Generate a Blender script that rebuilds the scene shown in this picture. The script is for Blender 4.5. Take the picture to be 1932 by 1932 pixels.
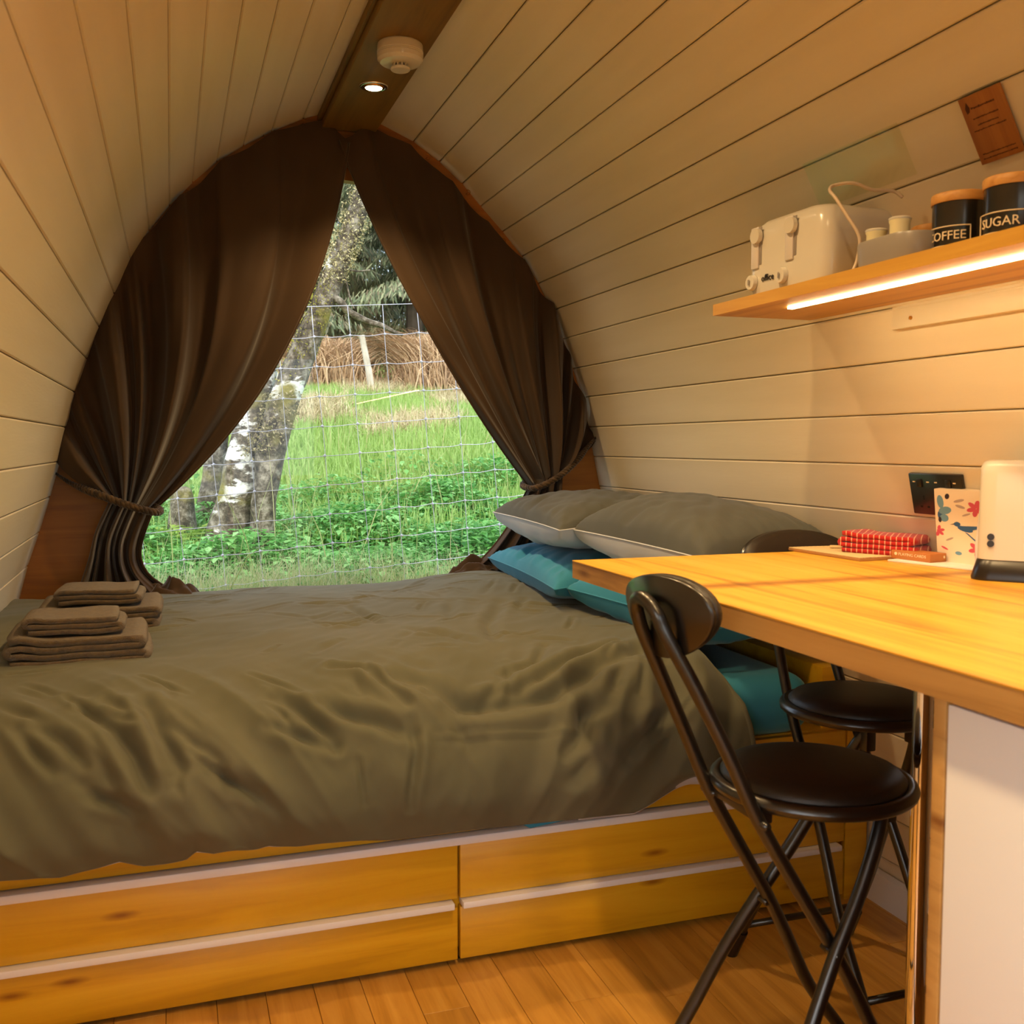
import bpy, bmesh, math, random
import numpy as np
from mathutils import Vector, Matrix, noise
random.seed(7); RNG=np.random.default_rng(7)
PI=math.pi; R=math.radians
for o in list(bpy.data.objects): bpy.data.objects.remove(o)
SC=bpy.context.scene; COL=SC.collection
# ---------------------------------------------------------------- camera
cam=bpy.data.cameras.new('camera'); camo=bpy.data.objects.new('camera',cam); COL.objects.link(camo)
cam.sensor_width=36; cam.sensor_fit='HORIZONTAL'; cam.lens=36*1900/1932
camo.location=(0,0,1.2)
camo.rotation_euler=(R(90-3.824),0,-R(18.685))
cam.clip_start=.05; cam.clip_end=200
SC.camera=camo
cam.dof.use_dof=True; cam.dof.focus_distance=3.6; cam.dof.aperture_fstop=9
# ---------------------------------------------------------------- colour management
SC.view_settings.view_transform='Standard'; SC.view_settings.look='None'
SC.view_settings.gamma=1; SC.view_settings.use_curve_mapping=False
SC.view_settings.exposure=0.0
# ---------------------------------------------------------------- sky and sun
W=bpy.data.worlds.new('world'); SC.world=W; W.use_nodes=True
wn=W.node_tree; bg=wn.nodes['Background']
sky=wn.nodes.new('ShaderNodeTexSky'); sky.sky_type='NISHITA'; sky.sun_disc=False
sky.sun_elevation=R(38); sky.sun_rotation=R(215); sky.dust_density=3; sky.ozone_density=1
mixw=wn.nodes.new('ShaderNodeMixRGB'); mixw.inputs[0].default_value=.65; mixw.inputs[2].default_value=(3.3,3.65,4.25,1)
wn.links.new(sky.outputs[0],mixw.inputs[1]); wn.links.new(mixw.outputs[0],bg.inputs[0])
bg.inputs[1].default_value=.60
sl=bpy.data.lights.new('sun','SUN'); sl.energy=3.0; sl.angle=R(3); sl.color=(1,.95,.85)
so=bpy.data.objects.new('sun',sl); COL.objects.link(so); so.rotation_euler=(R(38),R(22),R(10))
WARM=(1,.66,.30)
SPOT_W=40
STRIP_E=50

# ---------------------------------------------------------------- helpers
def hx(h,a=1):
    h=h.lstrip('#'); c=[int(h[i:i+2],16)/255 for i in (0,2,4)]
    return tuple([x/12.92 if x<=.04045 else ((x+.055)/1.055)**2.4 for x in c]+[a])
def mat(name,col,rough=.6,metal=0,spec=.5,emit=None,es=0,sheen=0,coat=0):
    m=bpy.data.materials.new(name); m.use_nodes=True; b=m.node_tree.nodes['Principled BSDF']
    b.inputs['Base Color'].default_value=col if len(col)==4 else (*col,1)
    b.inputs['Roughness'].default_value=rough; b.inputs['Metallic'].default_value=metal
    b.inputs['Specular IOR Level'].default_value=spec
    if emit: b.inputs['Emission Color'].default_value=(*emit[:3],1); b.inputs['Emission Strength'].default_value=es
    if sheen: b.inputs['Sheen Weight'].default_value=sheen; b.inputs['Sheen Roughness'].default_value=.4
    if coat: b.inputs['Coat Weight'].default_value=coat; b.inputs['Coat Roughness'].default_value=.15
    return m
def nodes(m): return m.node_tree.nodes, m.node_tree.links, m.node_tree.nodes['Principled BSDF']
def texcoord(m,scale=(1,1,1),rot=(0,0,0)):
    n,l,b=nodes(m); tc=n.new('ShaderNodeTexCoord'); mp=n.new('ShaderNodeMapping')
    mp.inputs['Scale'].default_value=scale; mp.inputs['Rotation'].default_value=rot
    l.new(tc.outputs['Object'],mp.inputs[0]); return mp
def ramp(m,fac,stops):
    n,l,b=nodes(m); r=n.new('ShaderNodeValToRGB'); cr=r.color_ramp
    while len(cr.elements)<len(stops): cr.elements.new(.5)
    for e,(p,c) in zip(cr.elements,stops): e.position=p; e.color=c
    l.new(fac,r.inputs[0]); return r
def noise_mat(name,c1,c2,scale=8,rough=.7,bump=.15,bscale=None,stretch=(1,1,1),detail=4,rnd=None,**k):
    m=mat(name,c1,rough,**k); n,l,b=nodes(m); mp=texcoord(m,stretch)
    t=n.new('ShaderNodeTexNoise'); t.inputs['Scale'].default_value=scale; t.inputs['Detail'].default_value=detail
    l.new(mp.outputs[0],t.inputs[0]); r=ramp(m,t.outputs[0],[(.3,c1),(.7,c2)])
    l.new(r.outputs[0],b.inputs['Base Color'])
    if bump:
        t2=n.new('ShaderNodeTexNoise'); t2.inputs['Scale'].default_value=bscale or scale*4; t2.inputs['Detail'].default_value=3
        l.new(mp.outputs[0],t2.inputs[0]); bp=n.new('ShaderNodeBump'); bp.inputs['Strength'].default_value=bump; bp.inputs['Distance'].default_value=.01
        l.new(t2.outputs[0],bp.inputs['Height']); l.new(bp.outputs[0],b.inputs['Normal'])
    return m
def wood(name,c_dark,c_mid,c_light,axis='X',scale=1,rough=.45,knots=True,coat=0,rnd=0):
    """grain runs along axis (object coordinates)"""
    m=mat(name,c_mid,rough,coat=coat); n,l,b=nodes(m)
    s={'X':(.35,6,6),'Y':(6,.35,6),'Z':(6,6,.35)}[axis]
    tc=n.new('ShaderNodeTexCoord'); add=n.new('ShaderNodeVectorMath'); add.operation='ADD'
    oi=n.new('ShaderNodeObjectInfo'); mul=n.new('ShaderNodeVectorMath'); mul.operation='SCALE'; mul.inputs['Scale'].default_value=13
    cmb=n.new('ShaderNodeCombineXYZ')
    for i in range(3): l.new(oi.outputs['Random'],cmb.inputs[i])
    l.new(cmb.outputs[0],mul.inputs[0]); l.new(tc.outputs['Object'],add.inputs[0]); l.new(mul.outputs[0],add.inputs[1])
    mp=n.new('ShaderNodeMapping'); mp.inputs['Scale'].default_value=[q*scale for q in s]; l.new(add.outputs[0],mp.inputs[0])
    w=n.new('ShaderNodeTexNoise'); w.inputs['Scale'].default_value=3.2; w.inputs['Detail'].default_value=7; w.inputs['Roughness'].default_value=.62; w.inputs['Distortion'].default_value=.8
    l.new(mp.outputs[0],w.inputs[0])
    r=ramp(m,w.outputs[0],[(.28,c_dark),(.48,c_mid),(.72,c_light)])
    out=r.outputs[0]
    if knots:
        sp=n.new('ShaderNodeSeparateXYZ'); l.new(add.outputs[0],sp.inputs[0]); cb=n.new('ShaderNodeCombineXYZ')
        def sc(o,k):
            q=n.new('ShaderNodeMath'); q.operation='MULTIPLY'; q.inputs[1].default_value=k; l.new(o,q.inputs[0]); return q.outputs[0]
        l.new(sc(sp.outputs[{'X':0,'Y':1,'Z':2}[axis]],2.0),cb.inputs[0]); l.new(sc(sp.outputs[{'X':2,'Y':2,'Z':0}[axis]],7.3),cb.inputs[1])
        v=n.new('ShaderNodeTexVoronoi'); v.voronoi_dimensions='2D'; v.inputs['Scale'].default_value=1.0; l.new(cb.outputs[0],v.inputs[0])
        rk=ramp(m,v.outputs[0],[(.015,(1,1,1,1)),(.085,(0,0,0,1))])
        mx=n.new('ShaderNodeMixRGB'); mx.blend_type='MULTIPLY'; l.new(rk.outputs[0],mx.inputs[0]); l.new(out,mx.inputs[1]); mx.inputs[2].default_value=(.45,.32,.22,1)
        out=mx.outputs[0]
    if rnd:
        hs=n.new('ShaderNodeHueSaturation'); mr=n.new('ShaderNodeMapRange'); mr.inputs[3].default_value=1-rnd; mr.inputs[4].default_value=1+rnd
        l.new(oi.outputs['Random'],mr.inputs[0]); l.new(mr.outputs[0],hs.inputs['Value']); l.new(out,hs.inputs['Color']); out=hs.outputs[0]
    l.new(out,b.inputs['Base Color'])
    bp=n.new('ShaderNodeBump'); bp.inputs['Strength'].default_value=.12; bp.inputs['Distance'].default_value=.004
    l.new(w.outputs[0],bp.inputs['Height']); l.new(bp.outputs[0],b.inputs['Normal'])
    return m
def island_mat(name,cols,rough=.6,trans=0):
    m=mat(name,cols[0],rough); n,l,b=nodes(m); g=n.new('ShaderNodeNewGeometry')
    r=ramp(m,g.outputs['Random Per Island'],[(i/max(1,len(cols)-1),c) for i,c in enumerate(cols)])
    l.new(r.outputs[0],b.inputs['Base Color'])
    if trans:
        tr=n.new('ShaderNodeBsdfTranslucent'); l.new(r.outputs[0],tr.inputs[0]); ad=n.new('ShaderNodeMixShader'); ad.inputs[0].default_value=trans
        out=n['Material Output']; l.new(b.outputs[0],ad.inputs[1]); l.new(tr.outputs[0],ad.inputs[2]); l.new(ad.outputs[0],out.inputs[0])
    return m
def fabric(name,c1,c2=None,rough=.85,sheen=.2,weave=900,bump=.12,nscale=3):
    m=mat(name,c1,rough,sheen=sheen,spec=.25); n,l,b=nodes(m); mp=texcoord(m)
    if c2:
        t=n.new('ShaderNodeTexNoise'); t.inputs['Scale'].default_value=nscale; l.new(mp.outputs[0],t.inputs[0])
        r=ramp(m,t.outputs[0],[(.35,c1),(.65,c2)]); l.new(r.outputs[0],b.inputs['Base Color'])
    t2=n.new('ShaderNodeTexNoise'); t2.inputs['Scale'].default_value=weave; t2.inputs['Detail'].default_value=1; l.new(mp.outputs[0],t2.inputs[0])
    bp=n.new('ShaderNodeBump'); bp.inputs['Strength'].default_value=bump; bp.inputs['Distance'].default_value=.002
    l.new(t2.outputs[0],bp.inputs['Height']); l.new(bp.outputs[0],b.inputs['Normal'])
    return m

def link(name,me,m,parent=None,smooth=False):
    if smooth: me.polygons.foreach_set('use_smooth',[True]*len(me.polygons))
    if m: me.materials.append(m)
    o=bpy.data.objects.new(name,me); COL.objects.link(o)
    if parent: o.parent=parent
    return o
def mesh(name,v,f,m,parent=None,smooth=False,off=None):
    """off: a world point to subtract, for parts whose root stands there"""
    if off is not None: v=[(a-off[0],b-off[1],c-off[2]) for a,b,c in v]
    me=bpy.data.meshes.new(name); me.from_pydata([tuple(map(float,p)) for p in v],[],f); me.validate()
    return link(name,me,m,parent,smooth)
def npmesh(name,V,F,m,parent=None,smooth=False):
    """V (n,3), F (k,3 or 4) arrays: fast"""
    V=np.asarray(V,dtype=np.float32); F=np.asarray(F,dtype=np.int32); k=F.shape[1]
    me=bpy.data.meshes.new(name); me.vertices.add(len(V)); me.vertices.foreach_set('co',V.ravel())
    me.loops.add(F.size); me.loops.foreach_set('vertex_index',F.ravel()); me.polygons.add(len(F))
    me.polygons.foreach_set('loop_start',np.arange(0,F.size,k,dtype=np.int32)); me.update(calc_edges=True)
    return link(name,me,m,parent,smooth)
def bmo(name,bm,m,parent=None,smooth=False,off=None):
    if off is not None: bmesh.ops.translate(bm,verts=bm.verts,vec=-Vector(off))
    bmesh.ops.recalc_face_normals(bm,faces=bm.faces)
    me=bpy.data.meshes.new(name); bm.to_mesh(me); bm.free()
    return link(name,me,m,parent,smooth)
def autosmooth(o,ang=40):
    me=o.data; me.polygons.foreach_set('use_smooth',[True]*len(me.polygons))
    try: me.set_sharp_from_angle(angle=R(ang))
    except Exception: pass
    return o
def box(bm,lo,hi,bev=0,seg=2,M=None):
    lo=Vector(lo);hi=Vector(hi); c=(lo+hi)/2; d=hi-lo
    r=bmesh.ops.create_cube(bm,size=1,matrix=(M or Matrix())@Matrix.Translation(c)@Matrix.Diagonal((*d,1)))
    vs=r['verts']
    if bev:
        es=list({e for v in vs for e in v.link_edges})
        bmesh.ops.bevel(bm,geom=es,offset=bev,segments=seg,affect='EDGES',profile=.5)
    return vs
def boxo(name,lo,hi,m,parent=None,bev=.002,off=None,seg=2,M=None):
    bm=bmesh.new(); box(bm,lo,hi,bev,seg,M); return autosmooth(bmo(name,bm,m,parent,off=off))
def cyl(bm,c,r,h,n=24,r2=None,M=None):
    """axis z, base centre c"""
    bmesh.ops.create_cone(bm,cap_ends=True,segments=n,radius1=r,radius2=r if r2 is None else r2,depth=h,matrix=(M or Matrix())@Matrix.Translation(Vector(c)+Vector((0,0,h/2))))
def lathe(bm,prof,n=32,M=None,c=(0,0,0)):
    M=M or Matrix(); rings=[]
    for r,z in prof:
        if r<1e-6: rings.append([bm.verts.new(M@Vector((c[0],c[1],c[2]+z)))])
        else: rings.append([bm.verts.new(M@Vector((c[0]+r*math.cos(2*PI*i/n),c[1]+r*math.sin(2*PI*i/n),c[2]+z))) for i in range(n)])
    for a,b in zip(rings,rings[1:]):
        for i in range(n):
            j=(i+1)%n
            if len(a)==1 and len(b)==1: continue
            if len(a)==1: bm.faces.new((a[0],b[j],b[i]))
            elif len(b)==1: bm.faces.new((a[i],a[j],b[0]))
            else: bm.faces.new((a[i],a[j],b[j],b[i]))
def catmull(P,n=8,closed=False):
    P=[np.array(p,float) for p in P]; out=[]
    N=len(P)
    for i in range(N-1):
        p0=P[max(i-1,0)];p1=P[i];p2=P[i+1];p3=P[min(i+2,N-1)]
        for k in range(n):
            t=k/n; out.append(.5*((2*p1)+(-p0+p2)*t+(2*p0-5*p1+4*p2-p3)*t*t+(-p0+3*p1-3*p2+p3)*t**3))
    out.append(P[-1]); return out
def tube(bm,pts,rad,n=10,cap=True):
    """pts list of 3-vectors; rad scalar or list"""
    pts=[Vector(p) for p in pts]; N=len(pts)
    if not hasattr(rad,'__len__'): rad=[rad]*N
    up=None; rings=[]
    for i,p in enumerate(pts):
        t=(pts[min(i+1,N-1)]-pts[max(i-1,0)]).normalized()
        if up is None:
            up=Vector((0,0,1)) if abs(t.z)<.9 else Vector((1,0,0))
        x=(up-t*up.dot(t)).normalized(); y=t.cross(x); up=x
        rings.append([bm.verts.new(p+(x*math.cos(2*PI*k/n)+y*math.sin(2*PI*k/n))*rad[i]) for k in range(n)])
    for a,b in zip(rings,rings[1:]):
        for k in range(n): bm.faces.new((a[k],a[(k+1)%n],b[(k+1)%n],b[k]))
    if cap: bm.faces.new(rings[0][::-1]); bm.faces.new(rings[-1])
def tubeo(name,pts,rad,m,parent=None,n=10,off=None,sub=0):
    bm=bmesh.new()
    if sub:
        if hasattr(rad,'__len__'):
            q=catmull([list(p)+[r] for p,r in zip(pts,rad)],sub); rad=[max(1e-4,float(a[3])) for a in q]; pts=[a[:3] for a in q]
        else: pts=catmull(pts,sub)
    tube(bm,pts,rad,n); return bmo(name,bm,m,parent,smooth=True,off=off)
def prism(bm,poly,lo,hi,axis='Y',M=None):
    """poly in the two other axes, extruded lo..hi along axis"""
    def P(a,b,c):
        v=Vector((a,c,b)) if axis=='Y' else (Vector((c,a,b)) if axis=='X' else Vector((a,b,c)))
        return (M@v) if M else v
    A=[bm.verts.new(P(a,b,lo)) for a,b in poly]; B=[bm.verts.new(P(a,b,hi)) for a,b in poly]
    n=len(poly); bm.faces.new(A[::-1]); bm.faces.new(B)
    for i in range(n): bm.faces.new((A[i],A[(i+1)%n],B[(i+1)%n],B[i]))
def root(name,label,cat,loc=(0,0,0),rz=0,group=None):
    o=bpy.data.objects.new(name,None); COL.objects.link(o); o.empty_display_size=.05
    o.location=loc; o.rotation_euler=(0,0,rz); return tag(o,label,cat,group)
def tag(o,label,cat,group=None):
    o['label']=label; o['category']=cat
    if group: o['group']=group
    return o
def struct(o,label=None):
    o['kind']='structure'
    if label: o['label']=label
    return o
def copytree(o,parent=None):
    c=o.copy(); COL.objects.link(c)
    if parent: c.parent=parent
    for ch in list(o.children): copytree(ch,c)
    return c
def textmesh(s,size,M,name,m,parent,extrude=.0006,align='CENTER',bend=None):
    cu=bpy.data.curves.new(name,'FONT'); cu.body=s; cu.size=size; cu.align_x=align; cu.align_y='CENTER'; cu.extrude=extrude; cu.resolution_u=2
    to=bpy.data.objects.new('tmp',cu); COL.objects.link(to)
    dg=bpy.context.evaluated_depsgraph_get(); me=bpy.data.meshes.new_from_object(to.evaluated_get(dg))
    bpy.data.objects.remove(to); 
    if bend:   # wrap round a cylinder of radius bend, facing local -y
        for v in me.vertices:
            a=v.co.x/bend; r=bend+v.co.z; v.co=Vector((r*math.sin(a),-r*math.cos(a),v.co.y))
    me.transform(M); me.materials.clear()
    return link(name,me,m,parent)

# ---------------------------------------------------------------- materials
M={}
M['board']=noise_mat('painted_board',hx('#e2d6bd'),hx('#dacdb2'),2.5,.42,.035,bscale=30,stretch=(6,.5,6))
M['shell']=mat('board_backing',hx('#b5a27c'),.8)
M['ply']=wood('stained_plywood',hx('#7c4710'),hx('#a06215'),hx('#b27222'),'X',.9,.5,knots=False)
M['beam']=wood('stained_beam',hx('#5f4310'),hx('#785818'),hx('#876520'),'Y',1,.5,knots=False)
M['drawer']=wood('varnished_spruce',hx('#b8860e'),hx('#d29e16'),hx('#dcac24'),'X',.8,.35,knots=True,coat=.25)
M['strip_alu']=mat('pale_profile',hx('#e4e0e2'),.45)
M['floor']=wood('laminate',hx('#a9762a'),hx('#c68f3a'),hx('#d6a24c'),'Y',1.5,.38,knots=False,rnd=.13,coat=.1)
M['gap']=mat('dark_joint',hx('#4a331c'),.8)
M['oak']=wood('oak_worktop',hx('#c8922a'),hx('#e8b23c'),hx('#f2c050'),'Y',1.0,.35,knots=False,coat=.15)
M['oak']=wood('oak_worktop2',hx('#a8741c'),hx('#e6ae36'),hx('#f2c050'),'Y',1.0,.4,knots=True,coat=.1)
M['oakedge']=wood('oak_edge',hx('#8c6232'),hx('#b08548'),hx('#bd9355'),'Y',1.1,.5,knots=True)
M['shelfwood']=wood('oak_shelf',hx('#996a20'),hx('#ba8a33'),hx('#ca9c40'),'Y',1.2,.45,knots=True)
M['white']=mat('white_laminate',hx('#e6e7ea'),.35)
M['whiteplastic']=mat('white_plastic',hx('#d0cabd'),.22)
M['greyplastic']=mat('grey_plastic',hx('#8e8780'),.35)
M['black']=mat('black_metal',hx('#14110f'),.32,metal=.0,spec=.6,coat=.4)
M['vinyl']=noise_mat('black_vinyl',hx('#1b1510'),hx('#221a13'),60,.42,.15,bscale=500)
M['chrome']=mat('chrome',(.85,.85,.87),.06,metal=1)
M['brass']=mat('brass',hx('#c08a3c'),.25,metal=1)
M['darkplastic']=mat('dark_plastic',hx('#1c1714'),.3)
M['duvet']=fabric('duvet_cotton',hx('#585846'),hx('#5f5e4c'),.8,.15)
M['duvetback']=fabric('duvet_reverse',hx('#b5b9c6'))
M['teal']=fabric('teal_cotton',hx('#2d7c9c'),hx('#3686a4'),.75,.2)
M['grey']=fabric('grey_cotton',hx('#4e504c'),hx('#555751'),.8,.15)
M['greyback']=fabric('pale_grey_cotton',hx('#c2c7d0'),hx('#ccd0d8'),.8,.15)
M['curtain']=fabric('brown_curtain',hx('#3e2e1f'),hx('#483624'),.75,.25,weave=1200)
M['curtainback']=fabric('curtain_lining',hx('#5a4438'))
M['rope']=fabric('rope_cotton',hx('#33261a'),hx('#57432c'),.8,.3,weave=700,bump=.4,nscale=60)
M['towel']=noise_mat('terry_towel',hx('#543e18'),hx('#785d2c'),90,.95,.9,bscale=700,sheen=.4)
M['glass']=None
M['cork']=mat('beige_mat',hx('#d9bf8e'),.8)
M['woodedge']=mat('mat_edge',hx('#a3743f'),.7)
M['red']=None
M['cardbox']=mat('card_box',hx('#b9733a'),.55)
M['paper']=mat('white_paper',hx('#e8e2de'),.7)
M['print']=mat('pale_print',hx('#ecd9b8'),.6)
M['burn']=mat('burnt_lettering',hx('#4a2309'),.8)
M['plaque']=wood('plaque_wood',hx('#8a5220'),hx('#9f6428'),hx('#ab7030'),'Y',2,.6,knots=False)
M['bamboo']=wood('bamboo_lid',hx('#b97f3b'),hx('#cf9650'),hx('#d9a45e'),'X',2,.5,knots=False)
M['canister']=mat('canister_black',hx('#24221f'),.28,coat=.3)
M['candle']=mat('cream_jar',hx('#ece0b4'),.3)
M['led']=mat('led_diffuser',(1,1,1),.5,emit=(1,.74,.38),es=STRIP_E)
M['bulb']=mat('bulb',(1,1,1),.5,emit=(1,.78,.48),es=40)
def glassmat():
    m=bpy.data.materials.new('window_glass'); m.use_nodes=True; n=m.node_tree.nodes; l=m.node_tree.links; n.clear()
    o=n.new('ShaderNodeOutputMaterial'); t=n.new('ShaderNodeBsdfTransparent'); t.inputs[0].default_value=(.97,.985,.975,1)
    g=n.new('ShaderNodeBsdfGlossy'); g.inputs['Roughness'].default_value=.01; mx=n.new('ShaderNodeMixShader'); mx.inputs[0].default_value=.022
    l.new(t.outputs[0],mx.inputs[1]); l.new(g.outputs[0],mx.inputs[2]); l.new(mx.outputs[0],o.inputs[0]); return m
M['glass']=glassmat()

# ================================================================= SETTING: pod shell
Y0,Y1=-1.7,3.58
RP=[(1.745,0),(1.743,.12),(1.735,.24),(1.724,.355),(1.710,.47),(1.692,.585),(1.668,.70),(1.638,.815),(1.605,.928),(1.568,1.04),(1.543,1.155),(1.522,1.267),(1.495,1.38),(1.455,1.488),(1.41,1.598),(1.369,1.703),(1.315,1.801),(1.250,1.897),(1.174,1.983),(1.09,2.068),(1.020,2.143),(.935,2.213),(.841,2.275),(.69,2.338)]
LP=[(-.553,0),(-.551,.12),(-.543,.24),(-.532,.355),(-.518,.47),(-.50,.585),(-.475,.70),(-.447,.808),(-.410,.916),(-.374,1.031),(-.342,1.145),(-.318,1.256),(-.288,1.369),(-.251,1.479),(-.209,1.579),(-.162,1.689),(-.111,1.806),(-.051,1.905),(.014,1.990),(.089,2.072),(.168,2.146),(.255,2.206),(.349,2.262),(.455,2.315),(.540,2.345)]
WY0,WY1=-1.05,.60; WI=range(6,13)
def wall(name,P,side,lbl):
    # backing shell: thickness outwards
    bm=bmesh.new(); n=len(P); N=[]
    for i in range(n):
        a=P[max(i-1,0)];b=P[min(i+1,n-1)]; t=Vector((b[0]-a[0],b[1]-a[1])).normalized()
        nn=Vector((t.y,-t.x))*side    # outward
        N.append(nn)
    A=[Vector(p)+q*.013 for p,q in zip(P,N)]; B=[Vector(p)+q*.06 for p,q in zip(P,N)]
    spans=lambda i,a,b: [(a,WY0),(WY1,b)] if (side<0 and i in WI) else [(a,b)]
    for i in range(n-1):
        for a_,b_ in spans(i,Y0-.05,Y1+.045): prism(bm,[A[i],A[i+1],B[i+1],B[i]],a_,b_)
    w=struct(bmo(name,bm,M['shell']),lbl)
    for i in range(n-1):
        a=Vector(P[i]);b=Vector(P[i+1]);t=(b-a).normalized();o=Vector((t.y,-t.x))*side
        g=.0012;c=.003
        poly=[a+t*(g+c),b-t*(g+c),b-t*g+o*c,b-t*g+o*.0128,a+t*g+o*.0128,a+t*g+o*c]
        for a_,b_ in spans(i,Y0,Y1): bm=bmesh.new(); prism(bm,poly,a_,b_); bmo('board',bm,M['board'],w)
    return w
wr=wall('wall_right',RP,1,'curved pod wall of cream tongue-and-groove boards on the right')
wl=wall('wall_left',LP,-1,'curved pod wall of cream tongue-and-groove boards on the left')
w2=root('added_window_2','unseen side window added in the left wall beside the camera for daylight','window'); del w2['category']; struct(w2)  # out of view, added to throw cool daylight on the white cabinet
_a=Vector(LP[6]);_b=Vector(LP[13]);_t=(_b-_a).normalized();_o=Vector((-_t.y,_t.x))
def _fr(p0,p1,y0,y1,d0=-.02,d1=.06):
    bm=bmesh.new(); prism(bm,[p0-_o*d1*-1,p1-_o*d1*-1,p1+_o*d0,p0+_o*d0],y0,y1); return bm
for p0,p1,y0,y1 in ((_a,_a+_t*.04,WY0,WY1),(_b-_t*.04,_b,WY0,WY1),(_a,_b,WY0,WY0+.04),(_a,_b,WY1-.04,WY1)): bmo('window_frame',_fr(p0,p1,y0,y1),M['board'],w2)
bmo('pane',_fr(_a,_b,WY0+.04,WY1-.04,.03,.034),M['glass'],w2)
# ridge beam, hollow box clad underneath
bm=bmesh.new(); box(bm,(.515,Y0,2.285),(.70,Y1-.002,2.37),.003)
beam=struct(bmo('trim_1',bm,M['beam']),'brown stained ridge beam along the peak of the ceiling')
box_=bmesh.new(); box(box_,(.503,Y0,2.31),(.515,Y1-.002,2.37),.002)
bmo('cover_strip',box_,M['beam'],beam)
# roof cap above the beam
bm=bmesh.new(); box(bm,(.45,Y0-.05,2.372),(.76,Y1+.04,2.43)); struct(bmo('ceiling',bm,M['shell']),'ridge of the pod roof above the beam')
# far wall: arched plywood with an arched opening
OUT=[Vector(p) for p in LP]+[Vector(p) for p in RP[::-1]]
# pull the outline outward a touch so it meets the boards
CC=Vector((.595,1.05))
def inner(p,d=0):
    k=min(1,max(0,(p.y-1.0)/1.3)); s=.78+.085*k-d
    q=CC+(p-CC)*s
    if q.y<.42: q=Vector((q.x,.42-d*.9))
    return q
def ringpanel(name,A,B,lo,hi,m,parent=None):
    bm=bmesh.new(); n=len(A)
    a0=[bm.verts.new((p.x,lo,p.y)) for p in A]; b0=[bm.verts.new((p.x,lo,p.y)) for p in B]
    a1=[bm.verts.new((p.x,hi,p.y)) for p in A]; b1=[bm.verts.new((p.x,hi,p.y)) for p in B]
    for i in range(n):
        j=(i+1)%n
        bm.faces.new((a0[i],a0[j],b0[j],b0[i])); bm.faces.new((a1[j],a1[i],b1[i],b1[j]))
        bm.faces.new((a0[j],a0[i],a1[i],a1[j])); bm.faces.new((b0[i],b0[j],b1[j],b1[i]))
    return bmo(name,bm,m,parent)
INN=[inner(p) for p in OUT]; INN2=[inner(p,.035) for p in OUT]
OUTW=[CC+(p-CC)*1.012 for p in OUT]
wf=struct(ringpanel('wall_far',OUTW,INN,Y1+.001,Y1+.045,M['ply']),'arched end wall of orange stained plywood round the window')
w1=root('window_1','large arched window behind the brown curtains','window'); del w1['category']; struct(w1)
ringpanel('window_frame',INN,INN2,Y1+.008,Y1+.05,M['ply'],w1)
bm=bmesh.new(); prism(bm,[(p.x,p.y) for p in INN2],Y1+.026,Y1+.030); bmo('pane',bm,M['glass'],w1)
# near end wall (behind the camera) with an unseen glazed door added to bring daylight in
NW=[Vector(p) for p in OUTW]
bm=bmesh.new()
def nearpanel(x0,x1,z0,z1): box(bm,(x0,Y0-.045,z0),(x1,Y0-.001,z1))
nearpanel(-.62,-.42,0,1.3); nearpanel(-.42,-.30,0,2.2); nearpanel(1.25,1.40,0,2.2) ; nearpanel(1.32,1.8,0,1.6); nearpanel(-.30,1.25,2.0,2.42)
struct(bmo('wall_near',bm,M['ply']),'end wall behind the camera with the added glazed door')
d1=root('added_door_1','unseen glazed door added behind the camera for daylight','door',(-.30,Y0-.02,0)); del d1['category']; struct(d1)
for lo,hi in (((0,-.02,0),(.06,.02,2.0)),((1.49,-.02,0),(1.55,.02,2.0)),((.745,-.02,.08),(.805,.02,1.94)),((.06,-.02,1.94),(1.49,.02,2.0)),((.06,-.02,0),(1.49,.02,.08))): boxo('door_frame',lo,hi,M['white'],d1)
boxo('pane',(.06,-.004,.08),(.745,.004,1.94),M['glass'],d1,bev=0); boxo('pane',(.805,-.004,.08),(1.49,.004,1.94),M['glass'],d1,bev=0)
# floor: base and laminate strips
bm=bmesh.new(); box(bm,(-.62,Y0-.05,-.06),(1.80,Y1+.04,-.0055)); fl=struct(bmo('floor',bm,M['gap']),'wood laminate floor')
k=0; x=-.55
while x<1.735:
    w_=min(.103,1.742-x); y=Y0+.01-random.random()*.4
    while y<2.75:
        L=random.choice([.42,.55,.63,.75]); ya=max(y,Y0+.005); yb=min(y+L,2.8)
        if yb-ya>.02:
            bm=bmesh.new(); box(bm,(x+.0006,ya+.0006,-.0052),(x+w_-.0006,yb-.0006,0),.0006,1); bmo('floor_strip',bm,M['floor'],fl)
        y+=L
    x+=.103
# skirting on the right wall
bm=bmesh.new(); prism(bm,[(1.738,0),(1.725,0),(1.719,.085),(1.732,.09),(1.738,.09)],Y0,2.165); struct(bmo('baseboard_right',bm,M['white']),'white skirting along the right wall')

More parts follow.
